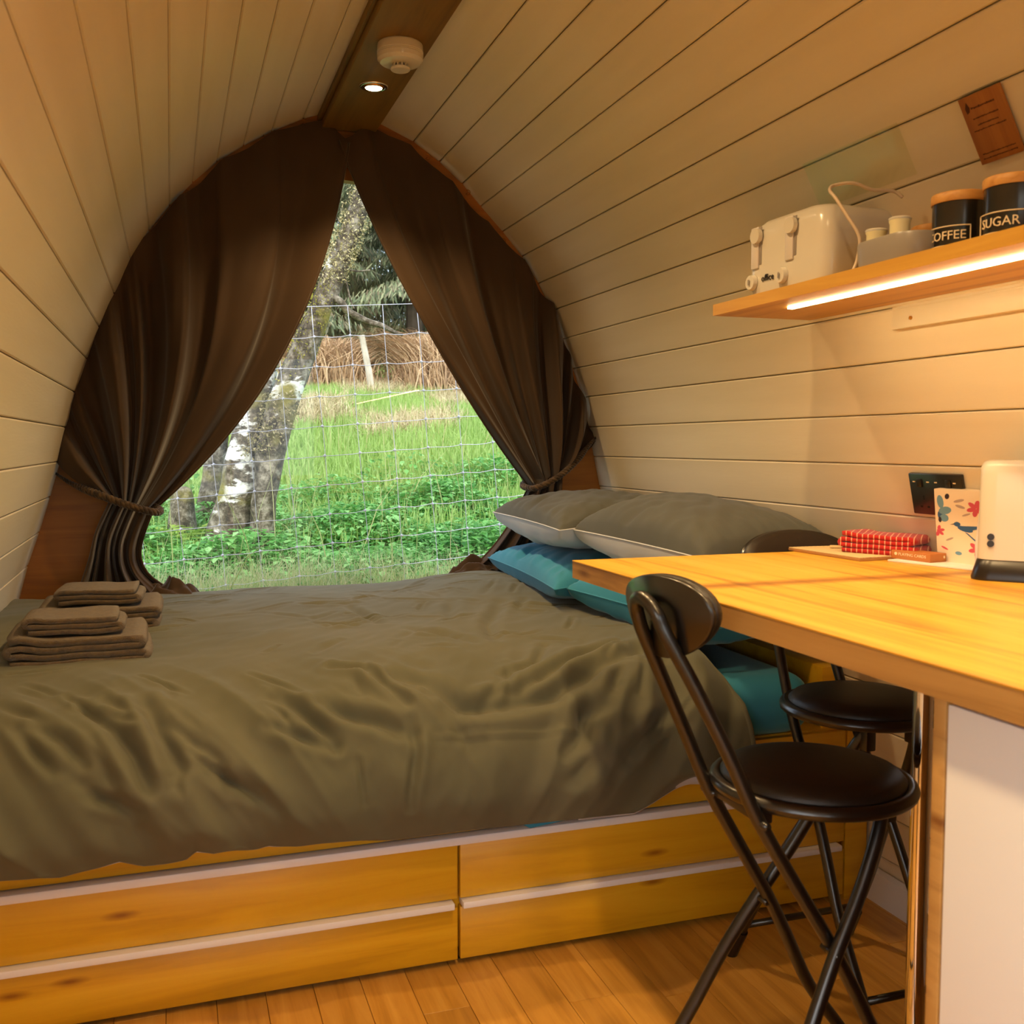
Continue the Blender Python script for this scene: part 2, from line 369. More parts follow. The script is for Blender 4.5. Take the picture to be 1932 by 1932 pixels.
# ================================================================= ceiling fittings
def spotlight(y,label,grp='recessed spotlights along the ridge beam'):
    r=root('ceiling_spotlight',label,'light',(.606,y,2.285),0,grp if not label.startswith('lit') else None)
    bm=bmesh.new(); lathe(bm,[(.043,0),(.045,-.003),(.038,-.006),(.033,-.004),(.031,.0)],32); bmo('bezel',bm,M['chrome'],r,smooth=True)
    bm=bmesh.new(); lathe(bm,[(.033,0),(.031,-.006),(.028,-.009),(.0255,-.007)],32); bmo('gimbal_ring',bm,M['brass'],r,smooth=True)
    bm=bmesh.new(); lathe(bm,[(0,-.012),(.014,-.011),(.025,-.0075),(.025,-.001),(0,-.001)],24); bmo('bulb',bm,M['bulb'],r,smooth=True)
    L=bpy.data.lights.new('spot','SPOT'); L.energy=SPOT_W; L.color=WARM; L.spot_size=R(118); L.spot_blend=.75; L.shadow_soft_size=.03
    lo=bpy.data.objects.new('spot_lamp',L); COL.objects.link(lo); lo.parent=r; lo.location=(0,0,-.03)
    return r
spotlight(3.10,'lit recessed spotlight in the beam beside the smoke alarm')
for y,w_ in ((2.42,'second'),(1.78,'third'),(1.12,'fourth'),(.46,'fifth'),(-.2,'sixth'),(-.85,'seventh')): spotlight(y,w_+' recessed spotlight in the ridge beam, counted from the window end')
sa=root('smoke_alarm','white round smoke alarm on the ridge beam','smoke alarm',(.614,2.765,2.285))
bm=bmesh.new(); lathe(bm,[(0,0),(.060,0),(.062,-.003),(.063,-.022),(.061,-.024),(.063,-.026),(.061,-.028),(.063,-.030),(.062,-.042),(.054,-.050),(.045,-.052),(0,-.053)],48); autosmooth(bmo('housing',bm,M['whiteplastic'],sa),30)
bm=bmesh.new(); lathe(bm,[(0,-.069),(.024,-.069),(.0265,-.067),(.0265,-.063),(.024,-.061),(0,-.061)],32); autosmooth(bmo('sensor_cap',bm,M['whiteplastic'],sa),30)
bm=bmesh.new()
for i in range(12):
    a=2*PI*i/12; box(bm,(-.0015,.019,-.062),(.0015,.023,-.051),M=Matrix.Rotation(a,4,'Z'))
bmo('sensor_vanes',bm,M['whiteplastic'],sa)
bm=bmesh.new(); cyl(bm,(0,0,-.062),.016,.010,20); bmo('sensor_core',bm,M['greyplastic'],sa)

# ================================================================= bed base
YB=2.17
bb=root('bed_base','orange varnished pine bed base with pale handle strips','bed',(.6,YB,0))
BO=(.6,YB,0)
boxo('carcass',(-.50,YB+.02,.035),(1.70,3.55,.46),M['drawer'],bb,off=BO)
boxo('plinth',(-.50,YB+.03,0),(1.64,YB+.05,.034),M['darkplastic'],bb,off=BO)
boxo('rail_board',(-.53,YB,.315),(1.655,YB+.019,.455),M['drawer'],bb,off=BO)
boxo('top_trim',(-.53,YB-.024,.293),(1.655,YB+.018,.313),M['strip_alu'],bb,.005,off=BO)
boxo('end_panel',(1.66,YB,0.0),(1.728,YB+.019,.455),M['drawer'],bb,off=BO)
boxo('end_panel',(1.60,YB+.03,.40),(1.66,3.2,.62),M['drawer'],bb,off=BO)
for (x0,x1) in ((-.53,.602),(.608,1.655)):
    for (z0,z1,h) in ((.016,.1395,1),(.160,.291,0)):
        boxo('drawer_front',(x0,YB-.001,z0),(x1,YB+.019,z1),M['drawer'],bb,off=BO)
    boxo('drawer_handle',(x0+.002,YB-.022,.1435),(x1-.012 if x0<0 else x1-.02,YB+.018,.1585),M['strip_alu'],bb,.002,off=BO)
# mattress
def rbox(name,lo,hi,m,bev,parent=None,seg=5,off=None):
    bm=bmesh.new(); box(bm,lo,hi,bev,seg); return autosmooth(bmo(name,bm,m,parent,off=off),60)
mt=root('mattress','mattress in a teal fitted sheet on the pine bed base','mattress',(.53,2.85,.46))
rbox('mattress_body',(-.50,2.175,.462),(1.30,3.48,.590),M['teal'],.06,mt,off=(.53,2.85,.46))
rbox('mattress_head_end',(1.19,2.135,.462),(1.545,3.50,.618),M['teal'],.065,mt,off=(.53,2.85,.46))
# hanging corner of the teal sheet in front, showing under the duvet
bm=bmesh.new()
P=[(.70,.36),(.76,.325),(.93,.34),(1.0,.37),(1.0,.47),(.7,.47)]
prism(bm,P,2.118,2.122); bmo('sheet_corner',bm,M['teal'],mt,off=(.53,2.85,.46))

# ================================================================= duvet
HEM=[(-.6,.37),(-.324,.375),(-.214,.367),(-.103,.383),(-.057,.371),(.023,.373),(.041,.387),(.079,.375),(.166,.378),(.189,.384),(.251,.372),(.385,.365),(.457,.358),(.629,.358),(.858,.353),(1.04,.349),(1.141,.394),(1.323,.469),(1.6,.5)]
CR={
'a':([(0.34,1.29),(0.41,1.335),(0.44,1.41),(0.48,1.48)],.016,.013),'b':([(0.2,1.4),(0.25,1.455),(0.285,1.505),(0.315,1.555)],.022,.018),
'c':([(0.3,1.445),(0.345,1.48),(0.405,1.51),(0.48,1.555)],.020,.020),'d':([(-0.14,1.385),(-0.105,1.43),(-0.085,1.46)],.012,.015),
'e':([(-0.18,1.41),(-0.12,1.47),(-0.08,1.54),(-0.06,1.61)],.022,.018),'f':([(-0.3,1.455),(-0.265,1.515),(-0.23,1.56)],.014,.013),
'g':([(-0.27,1.455),(-0.215,1.495),(-0.175,1.55)],.014,.014),'h':([(-0.065,1.415),(-0.03,1.505),(0.0,1.58),(-0.005,1.61)],.022,.020),
'i':([(0.045,1.575),(0.115,1.62),(0.19,1.675)],.016,.018),'j':([(0.18,1.5),(0.24,1.53),(0.31,1.565)],.014,.014),
'k':([(-0.165,1.615),(-0.11,1.63),(-0.07,1.655)],.012,.013),'l':([(0.47,1.385),(0.535,1.42),(0.6,1.495),(0.69,1.5),(0.83,1.48),(0.965,1.41),(1.075,1.345),(1.155,1.285)],.026,.026),
'm':([(0.675,1.465),(0.745,1.46),(0.83,1.415),(0.965,1.32),(1.08,1.25)],.020,.018),'n':([(0.49,.62),(0.515,0.75),(0.54,0.87)],.010,.018),
'o':([(0.605,0.985),(0.665,1.06),(0.73,1.165)],.010,.022),'p':([(1.06,1.39),(0.995,1.455),(0.97,1.495)],.020,.020),
'q':([(0.94,1.525),(0.885,1.55),(0.875,1.59),(0.825,1.625)],.022,.022),'r':([(0.485,1.525),(0.485,1.59),(0.465,1.67),(0.465,1.71)],.012,.012),
't':([(1.11,1.545),(1.015,1.615),(0.975,1.655)],.018,.018),'u':([(0.845,1.69),(0.885,1.635)],.016,.020),'v':([(0.735,0.9),(0.80,0.66)],.008,.02),
'w':([(0.94,0.725),(0.825,0.97),(0.785,1.145)],.012,.022),'x':([(0.9,1.22),(0.83,1.345),(0.725,1.39)],.012,.014),'s':([(0.53,1.565),(0.665,1.572),(0.87,1.575)],-.005,.006)}
for i in range(110):
    x=random.uniform(-.45,1.15); s=random.uniform(.25,1.6); a=random.uniform(-1.2,1.2) if s<1.2 else random.uniform(.6,1.5)*(1 if x<.6 else -1); L=random.uniform(.05,.18)
    CR['z%d'%i]=([(x,s),(x+L*.5*math.cos(a),s+L*.5*math.sin(a)+random.uniform(-.01,.01)),(x+L*math.cos(a),s+L*math.sin(a))],random.uniform(.003,.009),random.uniform(.006,.014))
def duv_curve(x):
    hem=np.interp(x,[h[0] for h in HEM],[h[1] for h in HEM])
    P=np.array([(3.535,.60),(3.515,.68),(3.44,.722),(3.1,.722),(2.8,.712),(2.5,.697),(2.3,.680),(2.165,.636),(2.070,.54),(2.045,.44),(2.075,hem)])
    k=np.linspace(0,len(P)-1.0001,240); i=k.astype(int); t=(k-i)[:,None]
    p0=P[np.maximum(i-1,0)];p1=P[i];p2=P[np.minimum(i+1,len(P)-1)];p3=P[np.minimum(i+2,len(P)-1)]
    C=.5*((2*p1)+(-p0+p2)*t+(2*p0-5*p1+4*p2-p3)*t*t+(-p0+3*p1-3*p2+p3)*t**3)
    L=np.concatenate([[0],np.cumsum(np.hypot(*np.diff(C,axis=0).T))]); return C,L
def polydist(X,S,pl):
    """distance and signed side to a polyline, and end taper"""
    best=np.full(X.shape,9.); sd=np.zeros(X.shape); tt=np.zeros(X.shape); n=len(pl)-1
    for k,(a,b) in enumerate(zip(pl,pl[1:])):
        a=np.array(a);b=np.array(b);d=b-a;L2=d@d
        t=np.clip(((X-a[0])*d[0]+(S-a[1])*d[1])/L2,0,1)
        px=X-a[0]-t*d[0];ps=S-a[1]-t*d[1];q=np.hypot(px,ps); m=q<best
        best=np.where(m,q,best); sd=np.where(m,np.sign(d[0]*ps-d[1]*px),sd); tt=np.where(m,(k+t)/n,tt)
    return best,sd,tt
def make_duvet():
    NX,NS=330,250
    X=np.zeros((NX,NS));Yv=np.zeros((NX,NS));Z=np.zeros((NX,NS));S=np.zeros((NX,NS));NY=np.zeros((NX,NS));NZ=np.zeros((NX,NS))
    for i in range(NX):
        u=i/(NX-1); 
        C,L=duv_curve(-.51+u*1.86); T=L[-1]
        s=np.linspace(0,1,NS)*T
        xr=np.interp(s,[0,.9,1.2,1.4,1.55,T],[1.06,1.20,1.265,1.27,1.30,1.31])
        x=-.51+u*(xr+.51)
        y=np.interp(s,L,C[:,0]);z=np.interp(s,L,C[:,1])
        ty=np.gradient(y);tz=np.gradient(z);q=np.hypot(ty,tz)+1e-9
        X[i]=x;Yv[i]=y;Z[i]=z;S[i]=s;NY[i]=tz/q*1.0;NZ[i]=-ty/q
    # outward normal
    NY=-np.abs(NY)*np.sign(Z*0+1); NY=np.where(S<.15,-NY,NY)*1.0; NZ=np.abs(NZ)
    D=np.zeros_like(X)
    for k,(pl,A,w) in CR.items():
        w=w*.85; A=A*.9; d,sd,t=polydist(X,S,pl); env=np.sin(np.clip(t,.06,.94)*PI)**.5
        env=np.where(d<4*w,env,0)
        D+= -A*np.exp(-(d/w)**2)*env + .55*A*np.exp(-((d-1.9*w)/(1.2*w))**2)*env
    # broad puffs
    for i in range(NX):
        for j in range(0,NS):
            x=X[i,j];s=S[i,j]
            D[i,j]+=.010*noise.noise((x*3.2,s*3.2,1.3))+.006*noise.noise((x*8+s*5,s*7,5.1))*(1 if s>.9 else .45)+.0022*noise.noise((x*22+s*14,s*16,9))
            if s>1.15:
                k=min(1,(s-1.15)/.35); bl=min(1,max(0,(x-.45)/.35)); wv=0
                for q,wt in ((x-.62*s,1-bl),(x+.45*s,bl)):
                    n1=noise.noise((q*7.5,s*1.1,11.3)); n2=noise.noise((q*17+1.5,s*2.0,4.7))
                    wv+=wt*(.030*(.32-abs(n1)*1.5)+.010*(.3-abs(n2)*1.4))
                D[i,j]+=k*wv
            if s>1.35: D[i,j]+=.020*(s-1.35)/.35*noise.noise((x*7.5-(s*4 if x<.6 else -s*4),s*1.6,3.3))
    D*=np.clip(S/.12,0,1)
    # fan of folds at the right end, dropping towards the front
    m=np.clip((X-1.0)/.15,0,1)*np.clip((S-1.15)/.15,0,1)
    D+=m*.013*np.sin(X*38+S*9+1.5*np.sin(S*7))
    Yv2=Yv+NY*D; Z2=Z+NZ*D
    Z2+= .03*np.exp(-((X-1.0)/.22)**2-((S-.35)/.35)**2)
    V=np.stack([X,Yv2,Z2],-1).reshape(-1,3)
    idx=np.arange(NX*NS).reshape(NX,NS)
    F=np.stack([idx[:-1,:-1],idx[1:,:-1],idx[1:,1:],idx[:-1,1:]],-1).reshape(-1,4)
    r=root('duvet','olive grey duvet spread over the bed and hanging over the drawers','duvet',(.4,2.8,.70))
    V0=V-np.array([.4,2.8,.70])
    npmesh('duvet_top',V0,F,M['duvet'],r,smooth=True)
    # reverse side a little inside, with a pale hem roll
    Vi=np.stack([X,Yv2-NY*.016,Z2-NZ*.016],-1).reshape(-1,3)-np.array([.4,2.8,.70])
    npmesh('duvet_reverse',Vi,F[:,::-1],M['duvetback'],r,smooth=True)
    hem=[(X[i,-1],Yv2[i,-1]+.008,Z2[i,-1]+.003) for i in range(0,NX,2)]
    edge=hem+[(X[-1,j],Yv2[-1,j]+.004,Z2[-1,j]-.006) for j in range(NS-2,40,-3)]
    tubeo('hem',edge,.0085,M['duvet'],r,8,off=(.4,2.8,.70))
    pale=[(p[0],p[1]+.004,p[2]-.007) for p in hem if .86<p[0]<1.33]
    tubeo('pale_hem',pale,.006,M['duvetback'],r,8,off=(.4,2.8,.70))
make_duvet()

# ================================================================= pillows
def pillow(name,label,cs,th,mtop,mbot,seed,tb=None,grp=None):
    """cs: four corners counter-clockwise seen from above, at mid height"""
    cs=[Vector(c) for c in cs]; ctr=sum(cs,Vector())/4
    r=root(name,label,'pillow',(ctr.x,ctr.y,ctr.z-th/2),0,grp)
    N=64; off=Vector((ctr.x,ctr.y,ctr.z-th/2))
    def surf(sgn):
        V=[];F=[]
        for i in range(N+1):
            for j in range(N+1):
                u=-1+2*i/N;v=-1+2*j/N
                # pinched sides: edges bow inward between the corners
                uu=u*(1-.055*(1-v*v)**1);vv=v*(1-.07*(1-u*u))
                a=(uu+1)/2;b=(vv+1)/2
                p=cs[0]*(1-a)*(1-b)+cs[1]*a*(1-b)+cs[2]*a*b+cs[3]*(1-a)*b
                e=((1-abs(u)**2.6)*(1-abs(v)**2.6))
                h=(th/2 if sgn>0 else (tb or th)/2)*max(0,e)**(.42 if sgn>0 else .30)
                edge=min(1-abs(u),1-abs(v))
                # wrinkles radiating from seams
                wv=.006*noise.noise((u*2.2+seed,v*2.2,sgn))+.010*noise.noise((u*9*(1 if abs(u)<abs(v) else .3)+seed,v*9*(1 if abs(v)<abs(u) else .3),2))*math.exp(-edge*3.5)*min(1,edge*14)
                wv+=.004*noise.noise((u*5-v*6+seed,v*3,4))+.007*abs(noise.noise((u*1.7+v*2.3+seed,v*1.4-u,7)))
                wv-=.016*math.exp(-((v+.10*math.sin(u*3+seed)-.15)/.07)**2)*max(0,-u)**2
                V.append(p+Vector((0,0,sgn*h+wv*min(1,edge*10)*(1 if sgn>0 else .6)))-off)
        for i in range(N):
            for j in range(N):
                a=i*(N+1)+j; q=(a,a+N+1,a+N+2,a+1); F.append(q if sgn>0 else q[::-1])
        return V,F
    V,F=surf(1); npmesh('pillowcase_top',[tuple(x) for x in V],F,mtop,r,smooth=True)
    V,F=surf(-1); npmesh('pillowcase_underside',[tuple(x) for x in V],F,mbot,r,smooth=True)
    seam=[]
    for k in range(4*40+1):
        t=k/40; sdx=int(t)%4; w=t-int(t)
        uv=[(-1+2*w,-1),(1,-1+2*w),(1-2*w,1),(-1,1-2*w)][sdx]
        u,v=uv; uu=u*(1-.055*(1-v*v));vv=v*(1-.07*(1-u*u)); a=(uu+1)/2;b=(vv+1)/2
        seam.append(cs[0]*(1-a)*(1-b)+cs[1]*a*(1-b)+cs[2]*a*b+cs[3]*(1-a)*b)
    tubeo('seam',seam,.0022,mbot,r,6,off=off)
    return r
pillow('pillow','teal pillow at the window end, under the grey ones',[(1.06,2.74,.775),(1.66,2.85,.80),(1.62,3.47,.81),(1.06,3.40,.80)],.155,M['teal'],M['teal'],1.1)
pillow('pillow','teal pillow below the worktop corner, under the nearer grey one',[(1.27,2.20,.735),(1.62,2.20,.77),(1.60,2.84,.80),(1.10,2.76,.775)],.17,M['teal'],M['teal'],3.7)
pillow('pillow','grey pillow against the right curtain, behind the larger grey one',[(1.09,2.78,.945),(1.58,2.86,.97),(1.53,3.44,.985),(1.06,3.34,.965)],.15,M['grey'],M['greyback'],5.2,tb=.19)
pillow('pillow','plump grey pillow against the right wall, nearest the worktop',[(1.21,2.14,.925),(1.615,2.13,.93),(1.57,2.92,.985),(1.14,2.80,.945)],.21,M['grey'],M['greyback'],8.4,tb=.20)

# ================================================================= curtains
def resample(P,n,t=None):
    P=np.array([tuple(p) for p in catmull(P,6)]); L=np.concatenate([[0],np.cumsum(np.linalg.norm(np.diff(P,axis=0),axis=1))]); L/=L[-1]
    u=np.linspace(0,1,n) if t is None else t
    return np.stack([np.interp(u,L,P[:,k]) for k in range(P.shape[1])],-1)
def curtain(label,top,tie,bot_o,bot_i,bulge,nf,seed,hooks,mirror):
    NU,NV,NL=360,90,40
    T=resample(top,NU); u=np.linspace(0,1,NU)
    tieP=np.outer(1-u,tie[0])+np.outer(u,tie[1])
    BO=resample(bot_o,NL+1);BI=resample(bot_i,NL+1)
    rows=[];
    warp=u+.030*np.sin(u*9+seed)+.016*np.sin(u*23+seed*2)+.008*np.sin(u*41+seed)
    def folds(v):
        ph=(warp-.38*warp**2)/.62*nf*2*PI+.6*math.sin(v*3+seed)
        c1=np.cos(ph); f=np.sign(c1)*np.abs(c1)**.7*.9+.22*np.cos(2*ph+.8*np.sin(u*7)+v*2)+.45*np.cos(ph*.5+1.3)
        amp=.65+.5*np.sin(u*11+seed)**2
        return f*amp
    # scalloped top edge: hem sags between the hooks
    hu=np.array(hooks); dist=np.min(np.abs(u[:,None]-hu[None]),axis=1)
    sag=np.clip(dist/.07,0,1)**.7*.016
    NZT=np.array([[noise.noise((a*6+seed,jj/NV*2.2+a*2,seed))+.45*noise.noise((a*19+seed,jj/NV*4+a*5,2*seed)) for a in u] for jj in range(NV+1)])
    for j in range(NV+1):
        v=j/NV
        P0=T.copy(); d=tieP-P0; mid=P0+d*.5
        b=np.outer(u**1.6,np.array(bulge))*2
        # gravity: cloth leaves the arch going downwards
        g=np.stack([-(d[:,0])*.22,-np.abs(d[:,0])*.10],-1)
        P1=mid+b+g*(1-u**3)[:,None]
        w=v
        q=(1-w)**2*P0+2*w*(1-w)*P1 if False else None
        q=((1-w)**2)*P0+(2*w*(1-w))*P1+(w*w)*tieP
        if v<.12:
            q=q.copy(); q[:,1]-=sag*(1-v/.12)
        env=.013+.046*math.sin(min(v*1.7,1)*PI/2)**.8*(1-.5*v)
        pinch=np.exp(-(dist/.02)**2)*math.exp(-v*14)*.012
        sharp=folds(v*1.2)*env
        yb=Y1-.036-.062*math.sin(v*PI*.55)-.022*v
        yb_i=yb-.012*u*math.sin(v*PI)
        Yc=yb_i+sharp-pinch+NZT[j]*.011*math.sin(min(1,v*4)*PI/2)+ (0.006*np.sin(u*60+v*9+seed)*math.exp(-v*6))
        rows.append(np.stack([q[:,0],np.minimum(Yc,Y1-.006),q[:,1]],-1))
    for j in range(1,NL+1):
        v=j/NL; q=np.outer(1-u,BO[j])+np.outer(u,BI[j])
        env=.020+.020*v
        Yc=Y1-.030-.0475-.035-.01*v+folds(1.2+v*.5)*env
        rows.append(np.stack([q[:,0],np.minimum(Yc,Y1-.01),q[:,1]],-1))
    V=np.array(rows); n0,n1=V.shape[:2]
    idx=np.arange(n0*n1).reshape(n0,n1)
    F=np.stack([idx[:-1,:-1],idx[:-1,1:],idx[1:,1:],idx[1:,:-1]],-1).reshape(-1,4)
    if mirror: F=F[:,::-1]
    c0=V[0,n1//2]; r=root('curtain',label,'curtain',tuple(map(float,c0)))
    npmesh('curtain_cloth',V.reshape(-1,3)-c0,F,M['curtain'],r,smooth=True)
    V2=V.copy(); V2[:,:,1]+=.0035
    npmesh('curtain_lining',V2.reshape(-1,3)-c0,F[:,::-1],M['curtainback'],r,smooth=True)
    e=[tuple(p) for p in V[::3,-1]]
    tubeo('edge_hem',e,.0035,M['curtain'],r,8,off=c0)
    return V
Ltop=[(-.338,1.168),(-.310,1.266),(-.273,1.393),(-.230,1.521),(-.180,1.641),(-.112,1.775),(-.026,1.905),(.080,2.020),(.180,2.118),(.310,2.208),(.452,2.282),(.550,2.279),(.602,2.235)]
Rtop=[(1.508,1.222),(1.462,1.337),(1.408,1.494),(1.344,1.668),(1.255,1.815),(1.160,1.925),(1.062,2.014),(.955,2.110),(.860,2.193),(.770,2.250),(.677,2.274),(.568,2.242)]
def outw(P,d): return [(p[0]+(p[0]-.59)/math.hypot(p[0]-.59,p[1]-1.2)*d,p[1]+(p[1]-1.2)/math.hypot(p[0]-.59,p[1]-1.2)*d) for p in P[:-1]]+[P[-1]]
Ltop=outw(Ltop,.020); Rtop=outw(Rtop,.030)
VL=curtain('brown curtain on the left, drawn aside above the towels',Ltop,[(-.186,1.03),(-.060,.985)],[(-.186,1.03),(-.232,.93),(-.258,.83),(-.299,.71)],[(-.06,.985),(-.100,.86),(-.075,.775),(.03,.70)],(.108,-.078),6.2,1.7,[0,.09,.2,.33,.46,.58,.7,.82,.93,1],False)
VR=curtain('brown curtain on the right, drawn aside behind the pillows',Rtop,[(1.368,1.115),(1.24,1.048)],[(1.368,1.115),(1.36,1.0),(1.34,.9),(1.32,.75)],[(1.24,1.048),(1.17,.92),(1.08,.81),(.98,.73)],(-.055,-.032),5.6,4.1,[0,.1,.22,.34,.46,.58,.7,.82,.93,1],True)
# spilled ends of cloth lying on the bed
def cloth_heap(label,cx,cy,cz,lx,ly,h,seed,rz):
    N=40; V=[];F=[]
    for i in range(N+1):
        for j in range(N+1):
            u=-1+2*i/N;v=-1+2*j/N; e=max(0,1-u*u)*max(0,1-v*v)
            z=h*e**.5*(.75+.5*noise.noise((u*2.5+seed,v*3,.3)))+.012*math.sin(v*7+u*3+seed)*e
            p=Matrix.Rotation(rz,3,'Z')@Vector((u*lx+.01*noise.noise((u*3,v*3,seed)),v*ly,z))
            V.append(tuple(p))
    for i in range(N):
        for j in range(N): a=i*(N+1)+j; F.append((a,a+N+1,a+N+2,a+1))
    o=npmesh(label,V,F,M['curtain'],None,smooth=True); o.location=(cx,cy,cz); return o
hl=[o for o in COL.objects if o.name.startswith('curtain') and o.type=='EMPTY']
for o,(nm,cx,cy,cz,lx,ly,h,sd,rz) in zip(hl,(('trailing_end',-.01,3.45,.70,.085,.05,.07,2.2,-.35),('trailing_end',1.03,3.44,.715,.12,.05,.085,6.1,.3))):
    q=cloth_heap(nm,cx-o.location.x,cy-o.location.y,cz-o.location.z,lx,ly,h,sd,rz); q.parent=o
# tiebacks: three-strand rope
def rope(name,label,pts,rs):
    P=resample(pts,90); c0=P[0]; r=root(name,label,'tieback',tuple(map(float,c0)))
    L=np.concatenate([[0],np.cumsum(np.linalg.norm(np.diff(P,axis=0),axis=1))]); rad=np.interp(L/L[-1],[a for a,b in rs],[b for a,b in rs])
    for k in range(3):
        pts2=[];up=Vector((0,0,1))
        for i in range(len(P)):
            t=Vector(P[min(i+1,len(P)-1)]-P[max(i-1,0)]).normalized(); x=(up-t*up.dot(t)).normalized(); y=t.cross(x); a=L[i]*150+k*2*PI/3
            pts2.append(Vector(P[i])+(x*math.cos(a)+y*math.sin(a))*rad[i]*.5)
        tubeo('strand',pts2,[float(q)*.62 for q in rad],M['rope'],r,8,off=c0)
    return r
rope('curtain_tieback','brown plaited rope tieback round the left curtain',[(-.362,3.55,1.115),(-.30,3.49,1.075),(-.22,3.40,1.045),(-.13,3.375,1.01),(-.055,3.40,.985),(-.04,3.47,.99),(-.10,3.54,1.02)],[(0,.003),(.15,.007),(.3,.012),(1,.012)])
rope('curtain_tieback','brown plaited rope tieback round the right curtain',[(1.552,3.545,1.243),(1.50,3.51,1.205),(1.40,3.42,1.135),(1.31,3.375,1.08),(1.235,3.39,1.045),(1.215,3.47,1.05),(1.26,3.54,1.07)],[(0,.003),(.12,.007),(.28,.011),(1,.011)])
# hooks
def hook(x,z,label,grp='small brass curtain hooks along the arch'):
    r=root('curtain_hook',label,'hook',(x,Y1-.001,z),0,grp)
    a=[(.009*math.cos(t)+.0,-.014-.0,.009*math.sin(t)) for t in np.linspace(-2.4,2.2,14)]
    tubeo('hook_ring',[(0,0,0),(0,-.008,0)]+a,.0012,M['brass'],r,6); return r
_ord=['first','second','third','fourth','fifth','sixth']
for k,(x,z) in enumerate([(.453,2.298),(.318,2.235),(.182,2.140),(.072,2.036),(-.112,1.786),(-.304,1.224)]): hook(x,z,_ord[k]+' small brass hook down the left side of the arch from the beam')
for k,(x,z) in enumerate([(.700,2.296),(.888,2.222),(1.037,2.110),(1.172,1.946),(1.285,1.815)]): hook(x,z,_ord[k]+' small brass hook down the right side of the arch from the beam')
hook(-.368,1.12,'brass hook on the left wall holding the rope end',None); hook(1.552,1.25,'brass hook on the right wall holding the rope end',None)
# thin cord hanging from the right hook
tag(tubeo('hanging_cord',[(1.556,3.545,1.245),(1.565,3.53,1.15),(1.58,3.52,1.05),(1.588,3.50,1.0),(1.575,3.49,1.05),(1.560,3.50,1.15),(1.553,3.54,1.24)],.0008,M['rope'],None,5,sub=6),'thin brown cord loop hanging on the wall beside the right tieback','cord')
# ================================================================= towels
def towel(label,x0,x1,y0,y1,z0,layers,th,rz,seed,open_left=.0,mt_=None):
    cx,cy=(x0+x1)/2,(y0+y1)/2; w=(x1-x0)/2;d=(y1-y0)/2
    r=root('folded_towel',label,'towel',(cx,cy,z0),rz)
    # ribbon folded to and fro, section in XZ extruded along Y
    path=[]
    for k in range(layers):
        z=th/2+k*th*1.04
        xs=np.linspace(-w+th*.6,w-random.uniform(.0,.012)-th*.3,14)
        if k%2: xs=xs[::1][::-1]
        seg=[(x,z+open_left*(1 if k>0 else .1)*math.exp(-((x+w*.80)/(w*.22))**2)*(k/layers)) for x in xs]
        path+=seg
        if k<layers-1:
            s=1 if k%2==0 else -1
            xe=seg[-1][0]; path+=[(xe+s*th*.45,z+th*.22),(xe+s*th*.58,z+th*.52),(xe+s*th*.45,z+th*.82)]
    N=24; bm=bmesh.new(); hw=th*.46; rings=[]
    P=path; n=len(P); nor=[]
    for i in range(n):
        t=Vector((P[min(i+1,n-1)][0]-P[max(i-1,0)][0],P[min(i+1,n-1)][1]-P[max(i-1,0)][1])).normalized(); nor.append(Vector((-t.y,t.x)))
    for j in range(N+1):
        y=-d+2*d*j/N; ring=[]
        for s in (1,-1):
            rng=range(n) if s>0 else range(n-1,-1,-1)
            for i in rng:
                q=Vector(P[i])+nor[i]*hw*s
                wob=.0025*noise.noise((q.x*14+seed,y*12,q.y*20)); 
                rnd=1-.05*abs(y/d)**8
                ring.append(bm.verts.new((q.x*rnd+wob,y+.003*noise.noise((q.x*8,q.y*60,seed)),q.y+wob+.0035*noise.noise((q.x*9,y*9,seed))+.0)))
        rings.append(ring)
    for a,b in zip(rings,rings[1:]):
        for i in range(len(a)): bm.faces.new((a[i],a[(i+1)%len(a)],b[(i+1)%len(a)],b[i]))
    m2=2*n
    for rg in (rings[0],rings[-1]):
        for i in range(n-1): bm.faces.new((rg[i],rg[i+1],rg[m2-2-i],rg[m2-1-i]))
    bmo('towel_cloth',bm,mt_ or M['towel'],r,smooth=True)
    # woven border band near the front edge
    return r
towel('large brown folded towel at the bottom of the front pair on the duvet',-.375,-.062,2.50,2.76,.690,4,.0150,.03,1,open_left=.016)
towel('small brown folded towel lying on top of the front large towel',-.335,-.115,2.53,2.70,.758,3,.0125,.03,4,open_left=.006)
towel('large brown folded towel at the bottom of the rear pair by the curtain',-.345,-.035,2.83,3.10,.706,4,.0155,0,7,open_left=.010)
towel('small brown folded towel lying on top of the rear large towel',-.295,-.080,2.86,3.04,.777,3,.0125,-.03,9,open_left=.004)

# ================================================================= worktop table and cabinet
wt=root('worktop','long oak-look worktop running along the right wall','table',(1.2,1.0,.91))
WO=(1.2,1.0,.91)
def right_x(z,Y=None): return float(np.interp(z,[p[1] for p in RP],[p[0] for p in RP]))
bm=bmesh.new(); box(bm,(.82,-1.2,.912),(right_x(.93)-.004,2.015,.948)); bmo('board_core',bm,M['oakedge'],wt,off=WO)
bm=bmesh.new(); box(bm,(.8195,-1.2,.948),(right_x(.95)-.004,2.0155,.950)); bmo('top_surface',bm,M['oak'],wt,off=WO)
